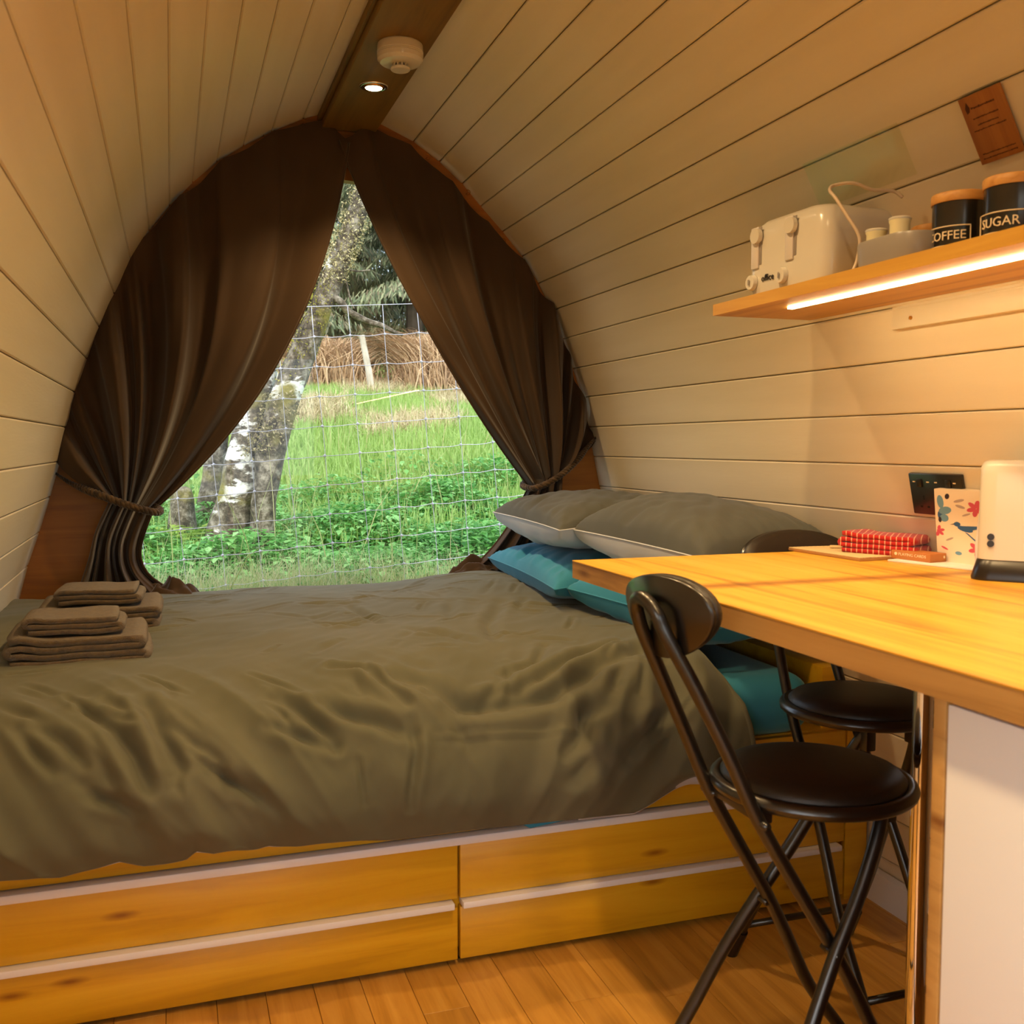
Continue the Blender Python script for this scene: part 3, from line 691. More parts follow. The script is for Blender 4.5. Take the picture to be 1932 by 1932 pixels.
# chrome leg
lg=root('table_leg','round chrome table leg under the worktop beside the stools','table leg',(1.225,1.40,0))
bm=bmesh.new(); lathe(bm,[(0,.012),(.0165,.012),(.0165,.895),(0,.895)],28); autosmooth(bmo('tube',bm,M['chrome'],lg),40)
bm=bmesh.new(); lathe(bm,[(0,0),(.022,0),(.022,.008),(.017,.014),(0,.014)],28); autosmooth(bmo('foot',bm,M['darkplastic'],lg),40)
bm=bmesh.new(); lathe(bm,[(0,.892),(.038,.899),(.040,.911),(0,.911)],28); autosmooth(bmo('top_plate',bm,M['chrome'],lg),40)
cb=root('kitchen_cabinet','white kitchen cabinet with wooden end panel under the worktop','cabinet',(1.1,.0,0)); CO=(1.1,0,0)
boxo('end_panel',(.832,.914,.0),(1.55,.934,.911),M['oakedge'],cb,off=CO)
boxo('carcass',(.852,-1.2,.08),(1.55,.912,.905),M['white'],cb,off=CO)
for a,b in ((.31,.912),(-.30,.305),(-.9,-.305)): boxo('door',(.833,a,.09),(.850,b,.905),M['white'],cb,off=CO)
boxo('plinth',(.88,-1.2,0),(1.5,.90,.08),M['darkplastic'],cb,off=CO)

# ================================================================= stools
def stool(label,loc,rz,tilt=0):
    r=root('folding_stool',label,'stool',loc,rz,None)
    t=.0115
    zs=.655
    # seat
    bm=bmesh.new(); lathe(bm,[(0,zs+.022),(.06,zs+.021),(.11,zs+.016),(.140,zs+.008),(.151,zs-.003),(.150,zs-.010),(0,zs-.010)],56); bmo('seat_cushion',bm,M['vinyl'],r,smooth=True)
    bm=bmesh.new(); a=[(.158+.0115*math.cos(q),zs-.016+.0115*math.sin(q)) for q in np.linspace(0,2*PI,13)]; lathe(bm,a,56); bmo('seat_ring',bm,M['black'],r,smooth=True)
    # seat underside bracket
    boxo('bracket',(-.150,-.078,zs-.047),(-.125,.078,zs-.022),M['black'],r,.004)
    for s in (-1,1): boxo('front_bracket',(.075,s*.062-.012,zs-.075),(.115,s*.062+.012,zs-.015),M['black'],r,.004)
    # back frame: inverted U with legs to the front
    U=[]
    leg=[(.225,.115,.004),(.165,.110,.10),(.075,.100,.22),(.02,.093,.325),(-.02,.088,.40),(-.075,.082,.49),(-.150,.076,.615),(-.200,.070,.72),(-.255,.058,.83),(-.292,.046,.90),(-.303,.040,.925)]
    arc=[(-.309,.036,.942),(-.315,.022,.957),(-.317,0,.963),(-.315,-.022,.957),(-.309,-.036,.942)]
    U=leg+arc+[(x,-y,z) for x,y,z in leg[::-1]]
    tubeo('back_frame',U,t,M['black'],r,12,sub=4)
    # rear legs
    for s in (-1,1):
        L=[(.095,s*.060,zs-.035),(.075,s*.078,.575),(.03,s*.095,.49),(-.03,s*.112,.395),(-.085,s*.130,.30),(-.135,s*.145,.20),(-.190,s*.156,.10),(-.238,s*.163,.004)]
        tubeo('leg',L,t,M['black'],r,12,sub=4)
        bm=bmesh.new(); tube(bm,[(-.200,s*.158,.075),(-.2385,s*.1632,.002)],.0135,12); bmo('rubber_foot',bm,M['darkplastic'],r)
        bm=bmesh.new(); tube(bm,[(.2,s*.1145,.042),(.2265,s*.115,.002)],.0135,12); bmo('rubber_foot',bm,M['darkplastic'],r)
        tubeo('pivot_bolt',[(-.03,s*.080,.397),(-.03,s*.122,.397)],.006,M['black'],r,8)
        tubeo('rear_pivot',[(-.148,s*.060,.612),(-.148,s*.098,.612)],.007,M['black'],r,8)
    tubeo('crossbar',[(.170,-.110,.095),(.170,.110,.095)],.008,M['black'],r,10)
    tubeo('crossbar',[(-.196,-.156,.09),(-.196,.156,.09)],.008,M['black'],r,10)
    # oval padded backrest
    Mx=Matrix.Translation((-.285,.012,.930))@Matrix.Rotation(R(-14),4,'Y')@Matrix.Rotation(R(tilt),4,'X')
    def oval(prof):
        bm=bmesh.new(); n=48; rings=[]
        for k,(f,xx) in enumerate(prof):
            if f<1e-6: rings.append([bm.verts.new(Mx@Vector((xx,0,0)))])
            else: rings.append([bm.verts.new(Mx@Vector((xx+.022*(f*math.cos(2*PI*i/n))**2,f*.150*math.cos(2*PI*i/n),f*.068*math.sin(2*PI*i/n)))) for i in range(n)])
        for a,b in zip(rings,rings[1:]):
            for i in range(n):
                j=(i+1)%n
                if len(a)==1: bm.faces.new((a[0],b[j],b[i]))
                elif len(b)==1: bm.faces.new((a[i],a[j],b[0]))
                else: bm.faces.new((a[i],a[j],b[j],b[i]))
        return bm
    bmo('backrest_plate',oval([(0,-.005),(.98,-.005),(1,-.002),(1,.004),(0,.004)]),M['black'],r,smooth=True)
    bmo('backrest_cushion',oval([(0,.004),(.97,.004),(.985,.010),(.95,.020),(.8,.026),(.4,.030),(0,.030)]),M['vinyl'],r,smooth=True)
    return r
stool('black folding stool with round seat in front, its oval back overlapping the worktop',(1.005,1.405,0),0,tilt=-10)
stool('black folding stool at the far end of the worktop, facing the camera',(1.39,1.775,0),-PI/2)

# ================================================================= shelf and its things
SX0=1.185; SZ0,SZ1=1.495,1.520
sh=root('wall_shelf','oak shelf with a glowing strip of light under it','shelf',(1.3,1.4,1.5)); SO=(1.3,1.4,1.5)
bm=bmesh.new(); prism(bm,[(SX0,.0),(SX0,2.065),(right_x(1.5)-.003,2.065),(right_x(1.5)-.003,.0)],SZ0,SZ1,axis='Z'); bmo('shelf_board',bm,M['shelfwood'],sh,off=SO)
boxo('light_strip',(1.263,.0,SZ0-.004),(1.275,1.885,SZ0-.0002),M['led'],sh,.0008,off=SO)
b1=boxo('wall_batten',(right_x(1.45)-.012,.0,SZ0-.052),(right_x(1.45)+.01,1.79,SZ0-.001),M['board'],sh,off=SO)
for y in (.9,1.33,1.73): 
    bm=bmesh.new(); cyl(bm,(0,0,0),.004,.003,12,M=Matrix.Translation((right_x(1.45)-.0125,y,SZ0-.033))@Matrix.Rotation(-PI/2,4,'Y')); bmo('screw',bm,M['brass'],sh,off=SO)
def rrect(x0,x1,y0,y1,r,n=6):
    pts=[]
    for cx,cy,a0 in ((x1-r,y1-r,0),(x0+r,y1-r,PI/2),(x0+r,y0+r,PI),(x1-r,y0+r,1.5*PI)):
        for k in range(n+1): a=a0+PI/2*k/n; pts.append((cx+r*math.cos(a),cy+r*math.sin(a)))
    return pts
def loft(bm,sections):
    """sections: list of lists of 3-points, same count; capped"""
    rg=[[bm.verts.new(p) for p in s] for s in sections]; n=len(rg[0])
    for a,b in zip(rg,rg[1:]):
        for i in range(n): bm.faces.new((a[i],a[(i+1)%n],b[(i+1)%n],b[i]))
    bm.faces.new(rg[0][::-1]); bm.faces.new(rg[-1])
# toaster: long side along y; control end faces -y? the end with levers faces -x/+y corner
ts=root('toaster','white four-slice toaster at the left end of the shelf','toaster',(1.33,1.83,SZ1),R(3))
bm=bmesh.new(); S=[]
for z,ins in ((.004,.004),(.02,0),(.06,0),(.10,.001),(.13,.006),(.148,.016),(.157,.030),(.160,.048)):
    S.append([(x,y,z) for x,y in rrect(-.120+ins*.5,.120-ins,-.135+ins,.135-ins,.035)])
loft(bm,S); autosmooth(bmo('body',bm,M['whiteplastic'],ts),50)
bm=bmesh.new()
for k in (-.085,-.045,.02,.06): box(bm,(-.075,k,.158),(.090,k+.022,.1612),.002)
bmo('bread_slots',bm,M['darkplastic'],ts)
for y in (.080,-.038):   # two lever tracks on the -x face with levers
    boxo('lever_track',(-.1212,y-.004,.065),(-.119,y+.006,.145),M['greyplastic'],ts,.001)
    boxo('lever_panel',(-.1240,y+.004,.058),(-.119,y+.030,.146),mat('panel_grey',hx('#cfc7c0'),.4) if y>0 else bpy.data.materials['panel_grey'],ts,.002)
    bm=bmesh.new(); cyl(bm,(0,0,0),.016,.010,24,M=Matrix.Translation((-.121,y+.008,.126))@Matrix.Rotation(-PI/2,4,'Y')); bmo('lever',bm,M['whiteplastic'],ts)
for y in (.105,.0):
    bm=bmesh.new(); cyl(bm,(0,0,0),.017,.009,28,r2=.015,M=Matrix.Translation((-.121,y,.030))@Matrix.Rotation(-PI/2,4,'Y')); o=bmo('dial',bm,M['whiteplastic'],ts)
    boxo('dial_pointer',(-.132,y-.0025,.024),(-.133,y+.0025,.036),M['greyplastic'],ts,.001)
textmesh('office',.020,Matrix.Translation((-.1215,.052,.034))@Matrix.Rotation(-PI/2,4,'Z')@Matrix.Rotation(PI/2,4,'X'),'lettering',M['darkplastic'],ts)
boxo('base',(-.112,-.128,0),(.112,.128,.006),M['greyplastic'],ts,.002)
tag(tubeo('toaster_cable',[(1.215,1.605,1.523),(1.225,1.605,1.545),(1.225,1.60,1.585),(1.210,1.615,1.625),(1.200,1.64,1.665),(1.205,1.665,1.685),(1.225,1.68,1.700),(1.255,1.66,1.702),(1.29,1.65,1.690),(1.33,1.64,1.688),(1.345,1.63,1.675)],.0032,mat('cable',hx('#c9b59c'),.5),None,8,sub=6),'pale cable looping over the end of the toaster','cable')
# grey round egg cooker with two cream cups on it
eg=root('egg_cooker','grey oval tray between the toaster and the canisters','tray',(1.255,1.525,SZ1))
bm=bmesh.new(); S=[[(x,y,z) for x,y in rrect(-.05*s,.05*s,-.085*s,.085*s,.045*s)] for z,s in ((0,.93),(.02,.98),(.045,1),(.050,.97),(.051,.90))]
loft(bm,S); autosmooth(bmo('tray_body',bm,M['greyplastic'],eg),50)
for i,(x,y,h,lb) in enumerate(((1.243,1.575,.020,'low cream pot on the grey tray, nearer the toaster'),(1.25,1.520,.031,'taller cream pot with a rim on the grey tray'))):
    p=root('small_pot',lb,'pot',(x,y,SZ1+.0512)); bm=bmesh.new(); lathe(bm,[(0,0),(.015,0),(.0175,h*.3),(.0175,h*.8),(.019,h*.92),(.019,h),(0,h)],24); autosmooth(bmo('pot_body',bm,M['candle'],p),50)
    bm=bmesh.new(); lathe(bm,[(0,h),(.0195,h),(.020,h+.003),(.018,h+.005),(0,h+.005)],24); autosmooth(bmo('pot_lid',bm,M['whiteplastic'],p),50)
# canisters
def canister(label,x,y,word,s=1.0):
    r=root('storage_canister',label,'canister',(x,y,SZ1))
    bm=bmesh.new(); lathe(bm,[(0,0),(.045*s,0),(.047*s,.003),(.047*s,.100*s),(0,.100*s)],44); autosmooth(bmo('body',bm,M['canister'],r),50)
    bm=bmesh.new(); lathe(bm,[(0,.100*s),(.049*s,.100*s),(.050*s,.102*s),(.050*s,.116*s),(.048*s,.118*s),(0,.118*s)],44); autosmooth(bmo('lid',bm,M['bamboo'],r),50)
    if word:
        rot=Matrix.Rotation(R(-72),4,'Z')
        textmesh(word,.021,rot@Matrix.Translation((0,0,.034)),'lettering',M['print'],r,bend=.0475)
        # thin frame round the word
        bm=bmesh.new(); w,h=.043,.016
        loop=[]
        for (a0,z0,a1,z1) in ((-w,-h,w,-h),(w,-h,w,h),(w,h,-w,h),(-w,h,-w,-h)):
            for k in range(10):
                t=k/10; a=(a0+(a1-a0)*t)/.0475; z=z0+(z1-z0)*t; q=rot@Vector((.0476*math.sin(a),-.0476*math.cos(a),.034+z)); loop.append(q)
        loop.append(loop[0]); tube(bm,loop,.0011,6); bmo('label_frame',bm,M['print'],r)
    return r
canister('small black canister with bamboo lid behind the coffee one',1.395,1.60,None,.82)
canister('black canister reading COFFEE with a bamboo lid',1.30,1.43,'COFFEE',.93)
canister('black canister reading SUGAR with a bamboo lid',1.30,1.312,'SUGAR',.93)
# leaning olive object at the frame edge
cd=root('green_folder','olive green card leaning against the sugar canister','card',(1.215,1.165,SZ1))
bm=bmesh.new(); prism(bm,[(-.03,0),(.06,0),(.06,.11),(.012,.11)],-.003,.003,axis='X'); bmo('card',bm,mat('olive_card',hx('#6d6030'),.7),cd); cd.rotation_euler=(0,0,R(-90+65))

# ================================================================= wall plaque, sticker, socket
def wallframe(zc,y):
    """matrix: local x along -Y (to the right in view), local y up the wall, z inward"""
    z0,z1=zc-.03,zc+.03; a=Vector((right_x(z0),0,z0)); b=Vector((right_x(z1),0,z1)); up=(b-a).normalized()
    ex=Vector((0,-1,0)); nz=ex.cross(up).normalized()
    c=Vector((right_x(zc),y,zc)); Mx=Matrix((( *ex,0),(*up,0),(*nz,0),(0,0,0,1))).transposed(); Mx.translation=c
    return Mx,nz
def walled(name,label,cat,zc,y,lift=.0):
    Mx,nz=wallframe(zc,y)
    r=bpy.data.objects.new(name,None); COL.objects.link(r); r.empty_display_size=.05; r.matrix_world=Mx; tag(r,label,cat); return r
pq=walled('wooden_plaque','small engraved wooden plaque high on the right wall','plaque',1.748,1.405)
boxo('plaque_board',(-.046,-.060,.004),(.046,.060,.009),M['plaque'],pq,.001)
for yy,w_,h in ((.038,.050,.0062),(.020,.056,.0045),(.008,.046,.004),(-.001,.070,.004),(-.043,.070,.004),(-.051,.074,.004)):
    # burnt lines of tiny lettering, too small to read: rows of short strokes
    bm=bmesh.new(); x=-w_/2
    while x<w_/2:
        l=random.uniform(.0015,.0035); box(bm,(x,yy-h*.35+random.uniform(0,h*.2),.0088),(x+l,yy+h*.35-random.uniform(0,h*.25),.0093)); x+=l+.0009
    o=bmo('engraved_line',bm,M['burn'],pq)
bm=bmesh.new(); prism(bm,[(-.036,.031),(-.030,.033),(-.027,.040),(-.031,.051),(-.037,.041)],.0088,.0093,axis='Z'); bmo('leaf_emblem',bm,M['burn'],pq)
st=walled('clear_sticker','clear film patch with glossy streaks above the toaster','sticker',1.762,1.755)
mclear=bpy.data.materials.new('clear_film'); mclear.use_nodes=True
n_=mclear.node_tree.nodes; l_=mclear.node_tree.links; n_.clear(); o_=n_.new('ShaderNodeOutputMaterial'); t_=n_.new('ShaderNodeBsdfTransparent'); t_.inputs[0].default_value=(.93,.95,.86,1); g_=n_.new('ShaderNodeBsdfGlossy'); g_.inputs['Roughness'].default_value=.12; mm=n_.new('ShaderNodeMixShader'); mm.inputs[0].default_value=.07
l_.new(t_.outputs[0],mm.inputs[1]); l_.new(g_.outputs[0],mm.inputs[2]); l_.new(mm.outputs[0],o_.inputs[0])
bm=bmesh.new(); N=30
vs=[[bm.verts.new((-.15+.30*i/N,-.052+.104*j/N,.0052+.0008*noise.noise((i*.35,j*.10,2)))) for j in range(N+1)] for i in range(N+1)]
for i in range(N):
    for j in range(N): bm.faces.new((vs[i][j],vs[i+1][j],vs[i+1][j+1],vs[i][j+1]))
bmo('film',bm,mclear,st,smooth=True)
sk=walled('wall_socket','black double wall socket behind the worktop','socket',1.095,1.745)
boxo('face_plate',(-.078,-.046,0.0),(.078,.046,.010),M['black'],sk,.003)
for x in (-.052,-.006,.006,.052):
    pass
for x in (-.044,.030):
    boxo('switch',(x-.009 if x<0 else x+.004,.016,.009),(x+.006 if x<0 else x+.019,.034,.013),M['darkplastic'],sk,.001)
for x in (-.062,-.020,.004,.058): boxo('indicator',(x-.004,.026,.0098),(x+.004,.0285,.0106),M['print'],sk,.0003)
for cx_ in (-.038,.038):
    bm=bmesh.new(); box(bm,(cx_-.002,-.012,.0085),(cx_+.002,-.003,.0103)); box(bm,(cx_-.014,-.030,.0085),(cx_-.007,-.026,.0103)); box(bm,(cx_+.007,-.030,.0085),(cx_+.014,-.026,.0103))
    bmo('pin_holes',bm,mat('void',(.002,.002,.002),.9),sk)

# ================================================================= things on the worktop
TZ=.9502
pm=root('placemat','ribbed beige placemat board beneath the red towel','placemat',(1.46,1.93,TZ),R(4))
boxo('mat_base',(-.075,-.13,0),(.075,.13,.006),M['woodedge'],pm,.001)
for i in range(14): boxo('rib',(-.073+i*.0105,-.128,.0061),(-.0645+i*.0105,.128,.0085),M['cork'],pm,.001)
sp=root('bamboo_spatula','pale wooden handle tip under the red tea towel','utensil',(1.50,1.96,TZ+.0087),R(150)); boxo('handle',(-.05,-.010,0),(.05,.010,.006),M['cork'],sp,.0025)
def redmat():
    m=mat('striped_towel',hx('#c41c10'),.8,sheen=.3); n,l,b=nodes(m); tc=n.new('ShaderNodeTexCoord'); mp=n.new('ShaderNodeMapping'); l.new(tc.outputs['Object'],mp.inputs[0])
    mp.inputs['Rotation'].default_value=(0,0,R(75)); w=n.new('ShaderNodeTexWave'); w.wave_type='BANDS'; w.bands_direction='Y'; w.inputs['Scale'].default_value=26; w.inputs['Distortion'].default_value=.3
    l.new(mp.outputs[0],w.inputs[0]); r=ramp(m,w.outputs[0],[(.90,hx('#b3140c')),(.96,hx('#e8b090'))]); l.new(r.outputs[0],b.inputs['Base Color'])
    t=n.new('ShaderNodeTexNoise'); t.inputs['Scale'].default_value=220; l.new(mp.outputs[0],t.inputs[0]); bp=n.new('ShaderNodeBump'); bp.inputs['Strength'].default_value=.5; bp.inputs['Distance'].default_value=.003; l.new(t.outputs[0],bp.inputs['Height']); l.new(bp.outputs[0],b.inputs['Normal']); return m
M['red']=redmat()
tt=towel('red tea towel with white stripes folded on the placemat',1.515-.085,1.515+.085,1.865-.058,1.865+.058,TZ+.0088,4,.0105,R(-60),15,open_left=.006,mt_=M['red']); tt['category']='tea towel'; tt.name='tea_towel'
pp=tag(boxo('paper_sheets',(-.065,-.16,0),(.065,.16,.004),M['paper'],None,.001),'white papers lying under the playing cards box','paper'); pp.location=(1.555,1.64,TZ); pp.rotation_euler=(0,0,R(14))
cbx=root('playing_cards_box','brown box of playing cards lying on the white papers','box',(1.510,1.752,TZ+.0042),R(8)); cbx.scale=(.8,1.15,1)
boxo('carton',(-.030,-.045,0),(.030,.045,.018),M['cardbox'],cbx,.001)
textmesh('PLAYING CARDS',.0085,Matrix.Translation((-.0303,-.004,.0105))@Matrix.Rotation(-PI/2,4,'Z')@Matrix.Rotation(PI/2,4,'X'),'lettering',M['print'],cbx,.0002)
bm=bmesh.new(); cyl(bm,(0,0,0),.0035,.0004,12,M=Matrix.Translation((-.0301,.034,.011))@Matrix.Rotation(-PI/2,4,'Y')); bmo('emblem',bm,M['print'],cbx)
bm=bmesh.new(); cyl(bm,(0,0,0),.003,.0004,12,M=Matrix.Translation((.022,-.0451,.010))@Matrix.Rotation(PI/2,4,'X')); bmo('emblem',bm,M['print'],cbx)
# floral box
fb=root('floral_gift_box','white box printed with a blue bird and pink flowers','box',(1.560,1.668,TZ+.0042),0); fb.scale=(.4,1.45,1); fb.rotation_euler=(0,R(-6),R(4))
boxo('carton',(-.030,-.045,0),(.030,.045,.155),mat('floral_paper',hx('#f2e4cc'),.5),fb,.0015)
mb=mat('bird_blue',hx('#2f5f96'),.6); mp_=mat('petal_pink',hx('#d0556a'),.6); ml_=mat('pale_blue',hx('#6f9fc0'),.6); mg_=mat('petal_grey',hx('#b5a49a'),.6); md_=mat('berry_dark',hx('#2c2434'),.6)
def decal(poly,m,name,face='W',lift=.0):
    bm=bmesh.new()
    if face=='W': prism(bm,[(-y,z) for y,z in poly],-.0306-lift,-.0300,axis='X')
    bmo(name,bm,m,fb)
def blob(cx,cz,rx,rz,a=0,n=14): return [(cx+rx*math.cos(t)*math.cos(a)-rz*math.sin(t)*math.sin(a),cz+rx*math.cos(t)*math.sin(a)+rz*math.sin(t)*math.cos(a)) for t in np.linspace(0,2*PI,n,endpoint=False)]
# bird: local horizontal h from -.045 (left) to .045
decal(blob(-.005,.083,.006,.005),mb,'bird_head'); decal(blob(.009,.074,.014,.0055,-.25),mb,'bird_body',lift=.0002)
decal([(.004,.080),(.030,.082),(.036,.078),(.020,.072),(.006,.070)],mb,'bird_wing',lift=.0004)
decal([(.008,.068),(.013,.066),(.032,.048),(.030,.046)],mb,'bird_tail'); decal([(-.011,.084),(-.018,.081),(-.010,.0815)],md_,'bird_beak')
for cx_,cz_,s_ in ((.030,.118,1.0),(.030,.034,1.0),(-.040,.066,.7)):
    for k in range(6): a=k*PI/3+.3; decal(blob(cx_+.009*s_*math.cos(a),cz_+.009*s_*math.sin(a),.0085*s_,.0045*s_,a,10) if cx_+.016*math.cos(a)>-.046 else blob(cx_,cz_,.003,.003),mp_,'petal',lift=.0001*k)
for cx_,cz_,rx,rz,a,m_ in ((-.034,.128,.006,.014,.1,ml_),(-.026,.110,.012,.008,.3,ml_),(-.034,.100,.006,.010,0,mb),(-.028,.094,.008,.008,0,ml_),(-.021,.140,.004,.006,-.2,md_),(0,.132,.010,.003,.3,mg_),(.002,.120,.009,.003,-.3,mg_),(.012,.104,.008,.002,.4,mg_),(-.005,.022,.006,.004,0,ml_),(-.036,.090,.003,.006,0,md_),(-.02,.05,.008,.002,.5,mg_),(-.03,.03,.007,.002,-.5,mp_),(.040,.088,.003,.004,0,md_),(.040,.079,.003,.003,0,md_)):
    decal(blob(cx_,cz_,rx,rz,a),m_,'print_motif',lift=.0001*random.random())
bm=bmesh.new(); V_=[]
tn=root('paper_tissue','crumpled white tissue standing behind the floral box','tissue',(1.548,1.605,TZ))
bm=bmesh.new(); S=[]
for z,s in ((0,1),(.05,.9),(.10,.75),(.15,.6),(.168,.3)):
    S.append([((.018*s+.003*math.sin(5*a+z*60))*math.cos(a),(.022*s+.003*math.cos(4*a+z*40))*math.sin(a),z) for a in np.linspace(0,2*PI,18,endpoint=False)])
loft(bm,S); bmo('tissue_sheet',bm,M['paper'],tn,smooth=True)
# white appliance with flared black base
kt=root('white_appliance','tall rounded white appliance on a flared black base','appliance',(1.514,1.458,TZ),R(42)); kt.scale=(1.05,1.05,1.06)
bm=bmesh.new(); S=[[(x,y,z) for x,y in rrect(-.058*s,.058*s,-.085*t,.085*t,.030)] for z,s,t in ((.036,1,1),(.12,.99,.99),(.185,.98,.98),(.198,.95,.97),(.206,.88,.92),(.209,.76,.84))]
loft(bm,S); autosmooth(bmo('body',bm,M['whiteplastic'],kt),60)
bm=bmesh.new(); S=[[(x,y,z) for x,y in rrect(-.058*s,.058*s,-.085*t,.085*t,.030)] for z,s,t in ((0,1.16,1.10),(.004,1.17,1.11),(.034,1.02,1.01),(.036,.98,.99))]
loft(bm,S); autosmooth(bmo('base',bm,M['darkplastic'],kt),60)
for z in (.064,.076):
    bm=bmesh.new(); cyl(bm,(0,0,0),.0058,.003,20,M=Matrix.Translation((-.0570,.062,z))@Matrix.Rotation(-PI/2,4,'Y')); bmo('button',bm,M['darkplastic'],kt)
tag(tubeo('white_cable',[(1.41,1.36,.958),(1.40,1.33,.954),(1.42,1.29,.955),(1.47,1.24,.955),(1.5,1.15,.955)],.003,M['whiteplastic'],None,8,sub=5),'short white cable lying by the white appliance','cable')

# ================================================================= OUTSIDE
def gz(x,y): return .42+.16*(np.asarray(y)-4.3)*(np.asarray(y)<30)+.05*(np.asarray(x)-.8)+.05*np.sin(np.asarray(x)*.9+np.asarray(y)*.6)+.03*np.sin(np.asarray(x)*2.3-np.asarray(y)*1.3)
def ground():
    xs=np.linspace(-30,40,141); ys=np.concatenate([np.linspace(3.75,20,100),np.linspace(20.5,30,20)])
    X,Yg=np.meshgrid(xs,ys,indexing='ij'); Z=gz(X,Yg); V=np.stack([X,Yg,Z],-1).reshape(-1,3); idx=np.arange(X.size).reshape(X.shape)
    F=np.stack([idx[:-1,:-1],idx[1:,:-1],idx[1:,1:],idx[:-1,1:]],-1).reshape(-1,4)
    m=noise_mat('meadow_soil',hx('#5d6b2c'),hx('#7d6f45'),1.2,.95,.5,bscale=20)
    o=npmesh('ground',V,F,m,smooth=True); o['kind']='structure'; o['label']='sloping meadow ground outside the window'
ground()
bm=bmesh.new(); box(bm,(-30,-30,-.6),(40,3.7,-.45)); yd=bmo('ground',bm,bpy.data.materials['meadow_soil']); yd['kind']='structure'; yd['label']='level ground the pod stands on'
def basis(n):
    return RNG
def blades(name,label,x0,x1,y0,y1,n,h0,h1,w,cols,lean=.35,cat='grass',dens=None,curl=.5,trans=.35,zoff=0):
    x=RNG.uniform(x0,x1,n);y=RNG.uniform(y0,y1,n)
    if dens is not None:
        keep=dens(x,y)>RNG.uniform(0,1,n); x=x[keep];y=y[keep];n=len(x)
    z=gz(x,y)+zoff; h=RNG.uniform(h0,h1,n); a=RNG.uniform(0,2*PI,n); l=RNG.normal(0,lean,n); b=RNG.uniform(0,2*PI,n)
    wx=np.cos(a)*w/2;wy=np.sin(a)*w/2; lx=np.cos(b)*np.abs(l);ly=np.sin(b)*np.abs(l)
    p=lambda t,s:np.stack([x+lx*h*t**(1+curl)+wx*s,y+ly*h*t**(1+curl)+wy*s,z+h*t*(1-.25*np.abs(l)*t)],-1)
    V=np.stack([p(0,1),p(0,-1),p(.5,.8),p(.5,-.8),p(1,0)],1).reshape(-1,3)
    k=np.arange(n)[:,None]*5
    F=np.concatenate([k+np.array([0,1,3]),k+np.array([0,3,2]),k+np.array([2,3,4])],0)
    o=npmesh(name,V,F,island_mat(name+'_green',cols,.55,trans),smooth=False); o['kind']='stuff'; tag(o,label,cat); return o
G1=[hx('#7d9f46'),hx('#9abb60'),hx('#b6d27e'),hx('#88aa50')]
PATCH=lambda x,y:(np.sin(x*2.1+y*1.7)+np.sin(x*4.3-y*2.2)+.35*np.sin(x*11+y*7)>.15)&(y>9.0)&(y<13)
fan=lambda x,y:((x>-.25*(y)+.3)&(x<.62*y+.3)).astype(float)
blades('meadow_grass','bright green meadow grass on the slope','grass' and -1,7.5,5.4,15.5,170000,.07,.20,.011,G1,dens=lambda x,y:fan(x,y)*np.clip(1.2-(y-6)/14,.35,1)*np.where(PATCH(x,y),.05,1))
blades('verge_grass','long pale grass growing up through the wire fence',-.9,2.9,4.12,4.60,17000,.08,.34,.0035,[hx('#a8c274'),hx('#cfd09a'),hx('#e4dcb4'),hx('#90b860')],lean=.7,curl=1.0)
blades('dead_grass_patches','flattened straw coloured dead grass across the slope',-.5,7.5,9.0,13.0,85000,.09,.24,.011,[hx('#bcae86'),hx('#d6caa2'),hx('#9a8c62')],lean=1.6,dens=lambda x,y:fan(x,y)*PATCH(x,y),trans=.1)
def leaves(name,label,x0,x1,y0,y1,n,s0,s1,cols,h0,h1,cat,dens=None):
    x=RNG.uniform(x0,x1,n);y=RNG.uniform(y0,y1,n)
    if dens is not None:
        keep=dens(x,y)>RNG.uniform(0,1,n); x=x[keep];y=y[keep];n=len(x)
    z=gz(x,y)+RNG.uniform(h0,h1,n)*(.6+.4*np.sin(x*5)*np.cos(y*6)); s=RNG.uniform(s0,s1,n); a=RNG.uniform(0,2*PI,n); t=RNG.uniform(-.25,.75,n)
    dx=np.cos(a)*np.cos(t);dy=np.sin(a)*np.cos(t);dz=-np.sin(t); sx=-np.sin(a);sy=np.cos(a)
    c=np.stack([x,y,z],-1); d=np.stack([dx,dy,dz],-1)*s[:,None]; sd=np.stack([sx,sy,np.zeros(n)],-1)*(s*.33)[:,None]; up=np.array([0,0,1.])*(s*.10)[:,None]
    V=np.stack([c,c+d*.4+sd+up,c+d,c+d*.4-sd+up],1).reshape(-1,3); k=np.arange(n)[:,None]*4
    F=np.concatenate([k+np.array([0,1,2]),k+np.array([0,2,3])],0)
    o=npmesh(name,V,F,island_mat(name+'_leaf',cols,.45,.35)); o['kind']='stuff'; tag(o,label,cat); return o
G2=[hx('#5f9f4c'),hx('#7cba60'),hx('#a0d284'),hx('#6aab52'),hx('#45843a')]
leaves('ground_elder','low leafy green weeds covering the ground behind the fence',-1.8,5.5,4.4,7.6,140000,.028,.062,G2,.03,.24,'weeds',dens=lambda x,y:fan(x,y)*np.clip((7.5-y)/1.5,0,1))
blades('weed_stems','scattered pale dry stems among the weeds',-1,4.5,4.3,9,500,.3,.75,.006,[hx('#c9c08c'),hx('#8fae55')],lean=.45,cat='stems')
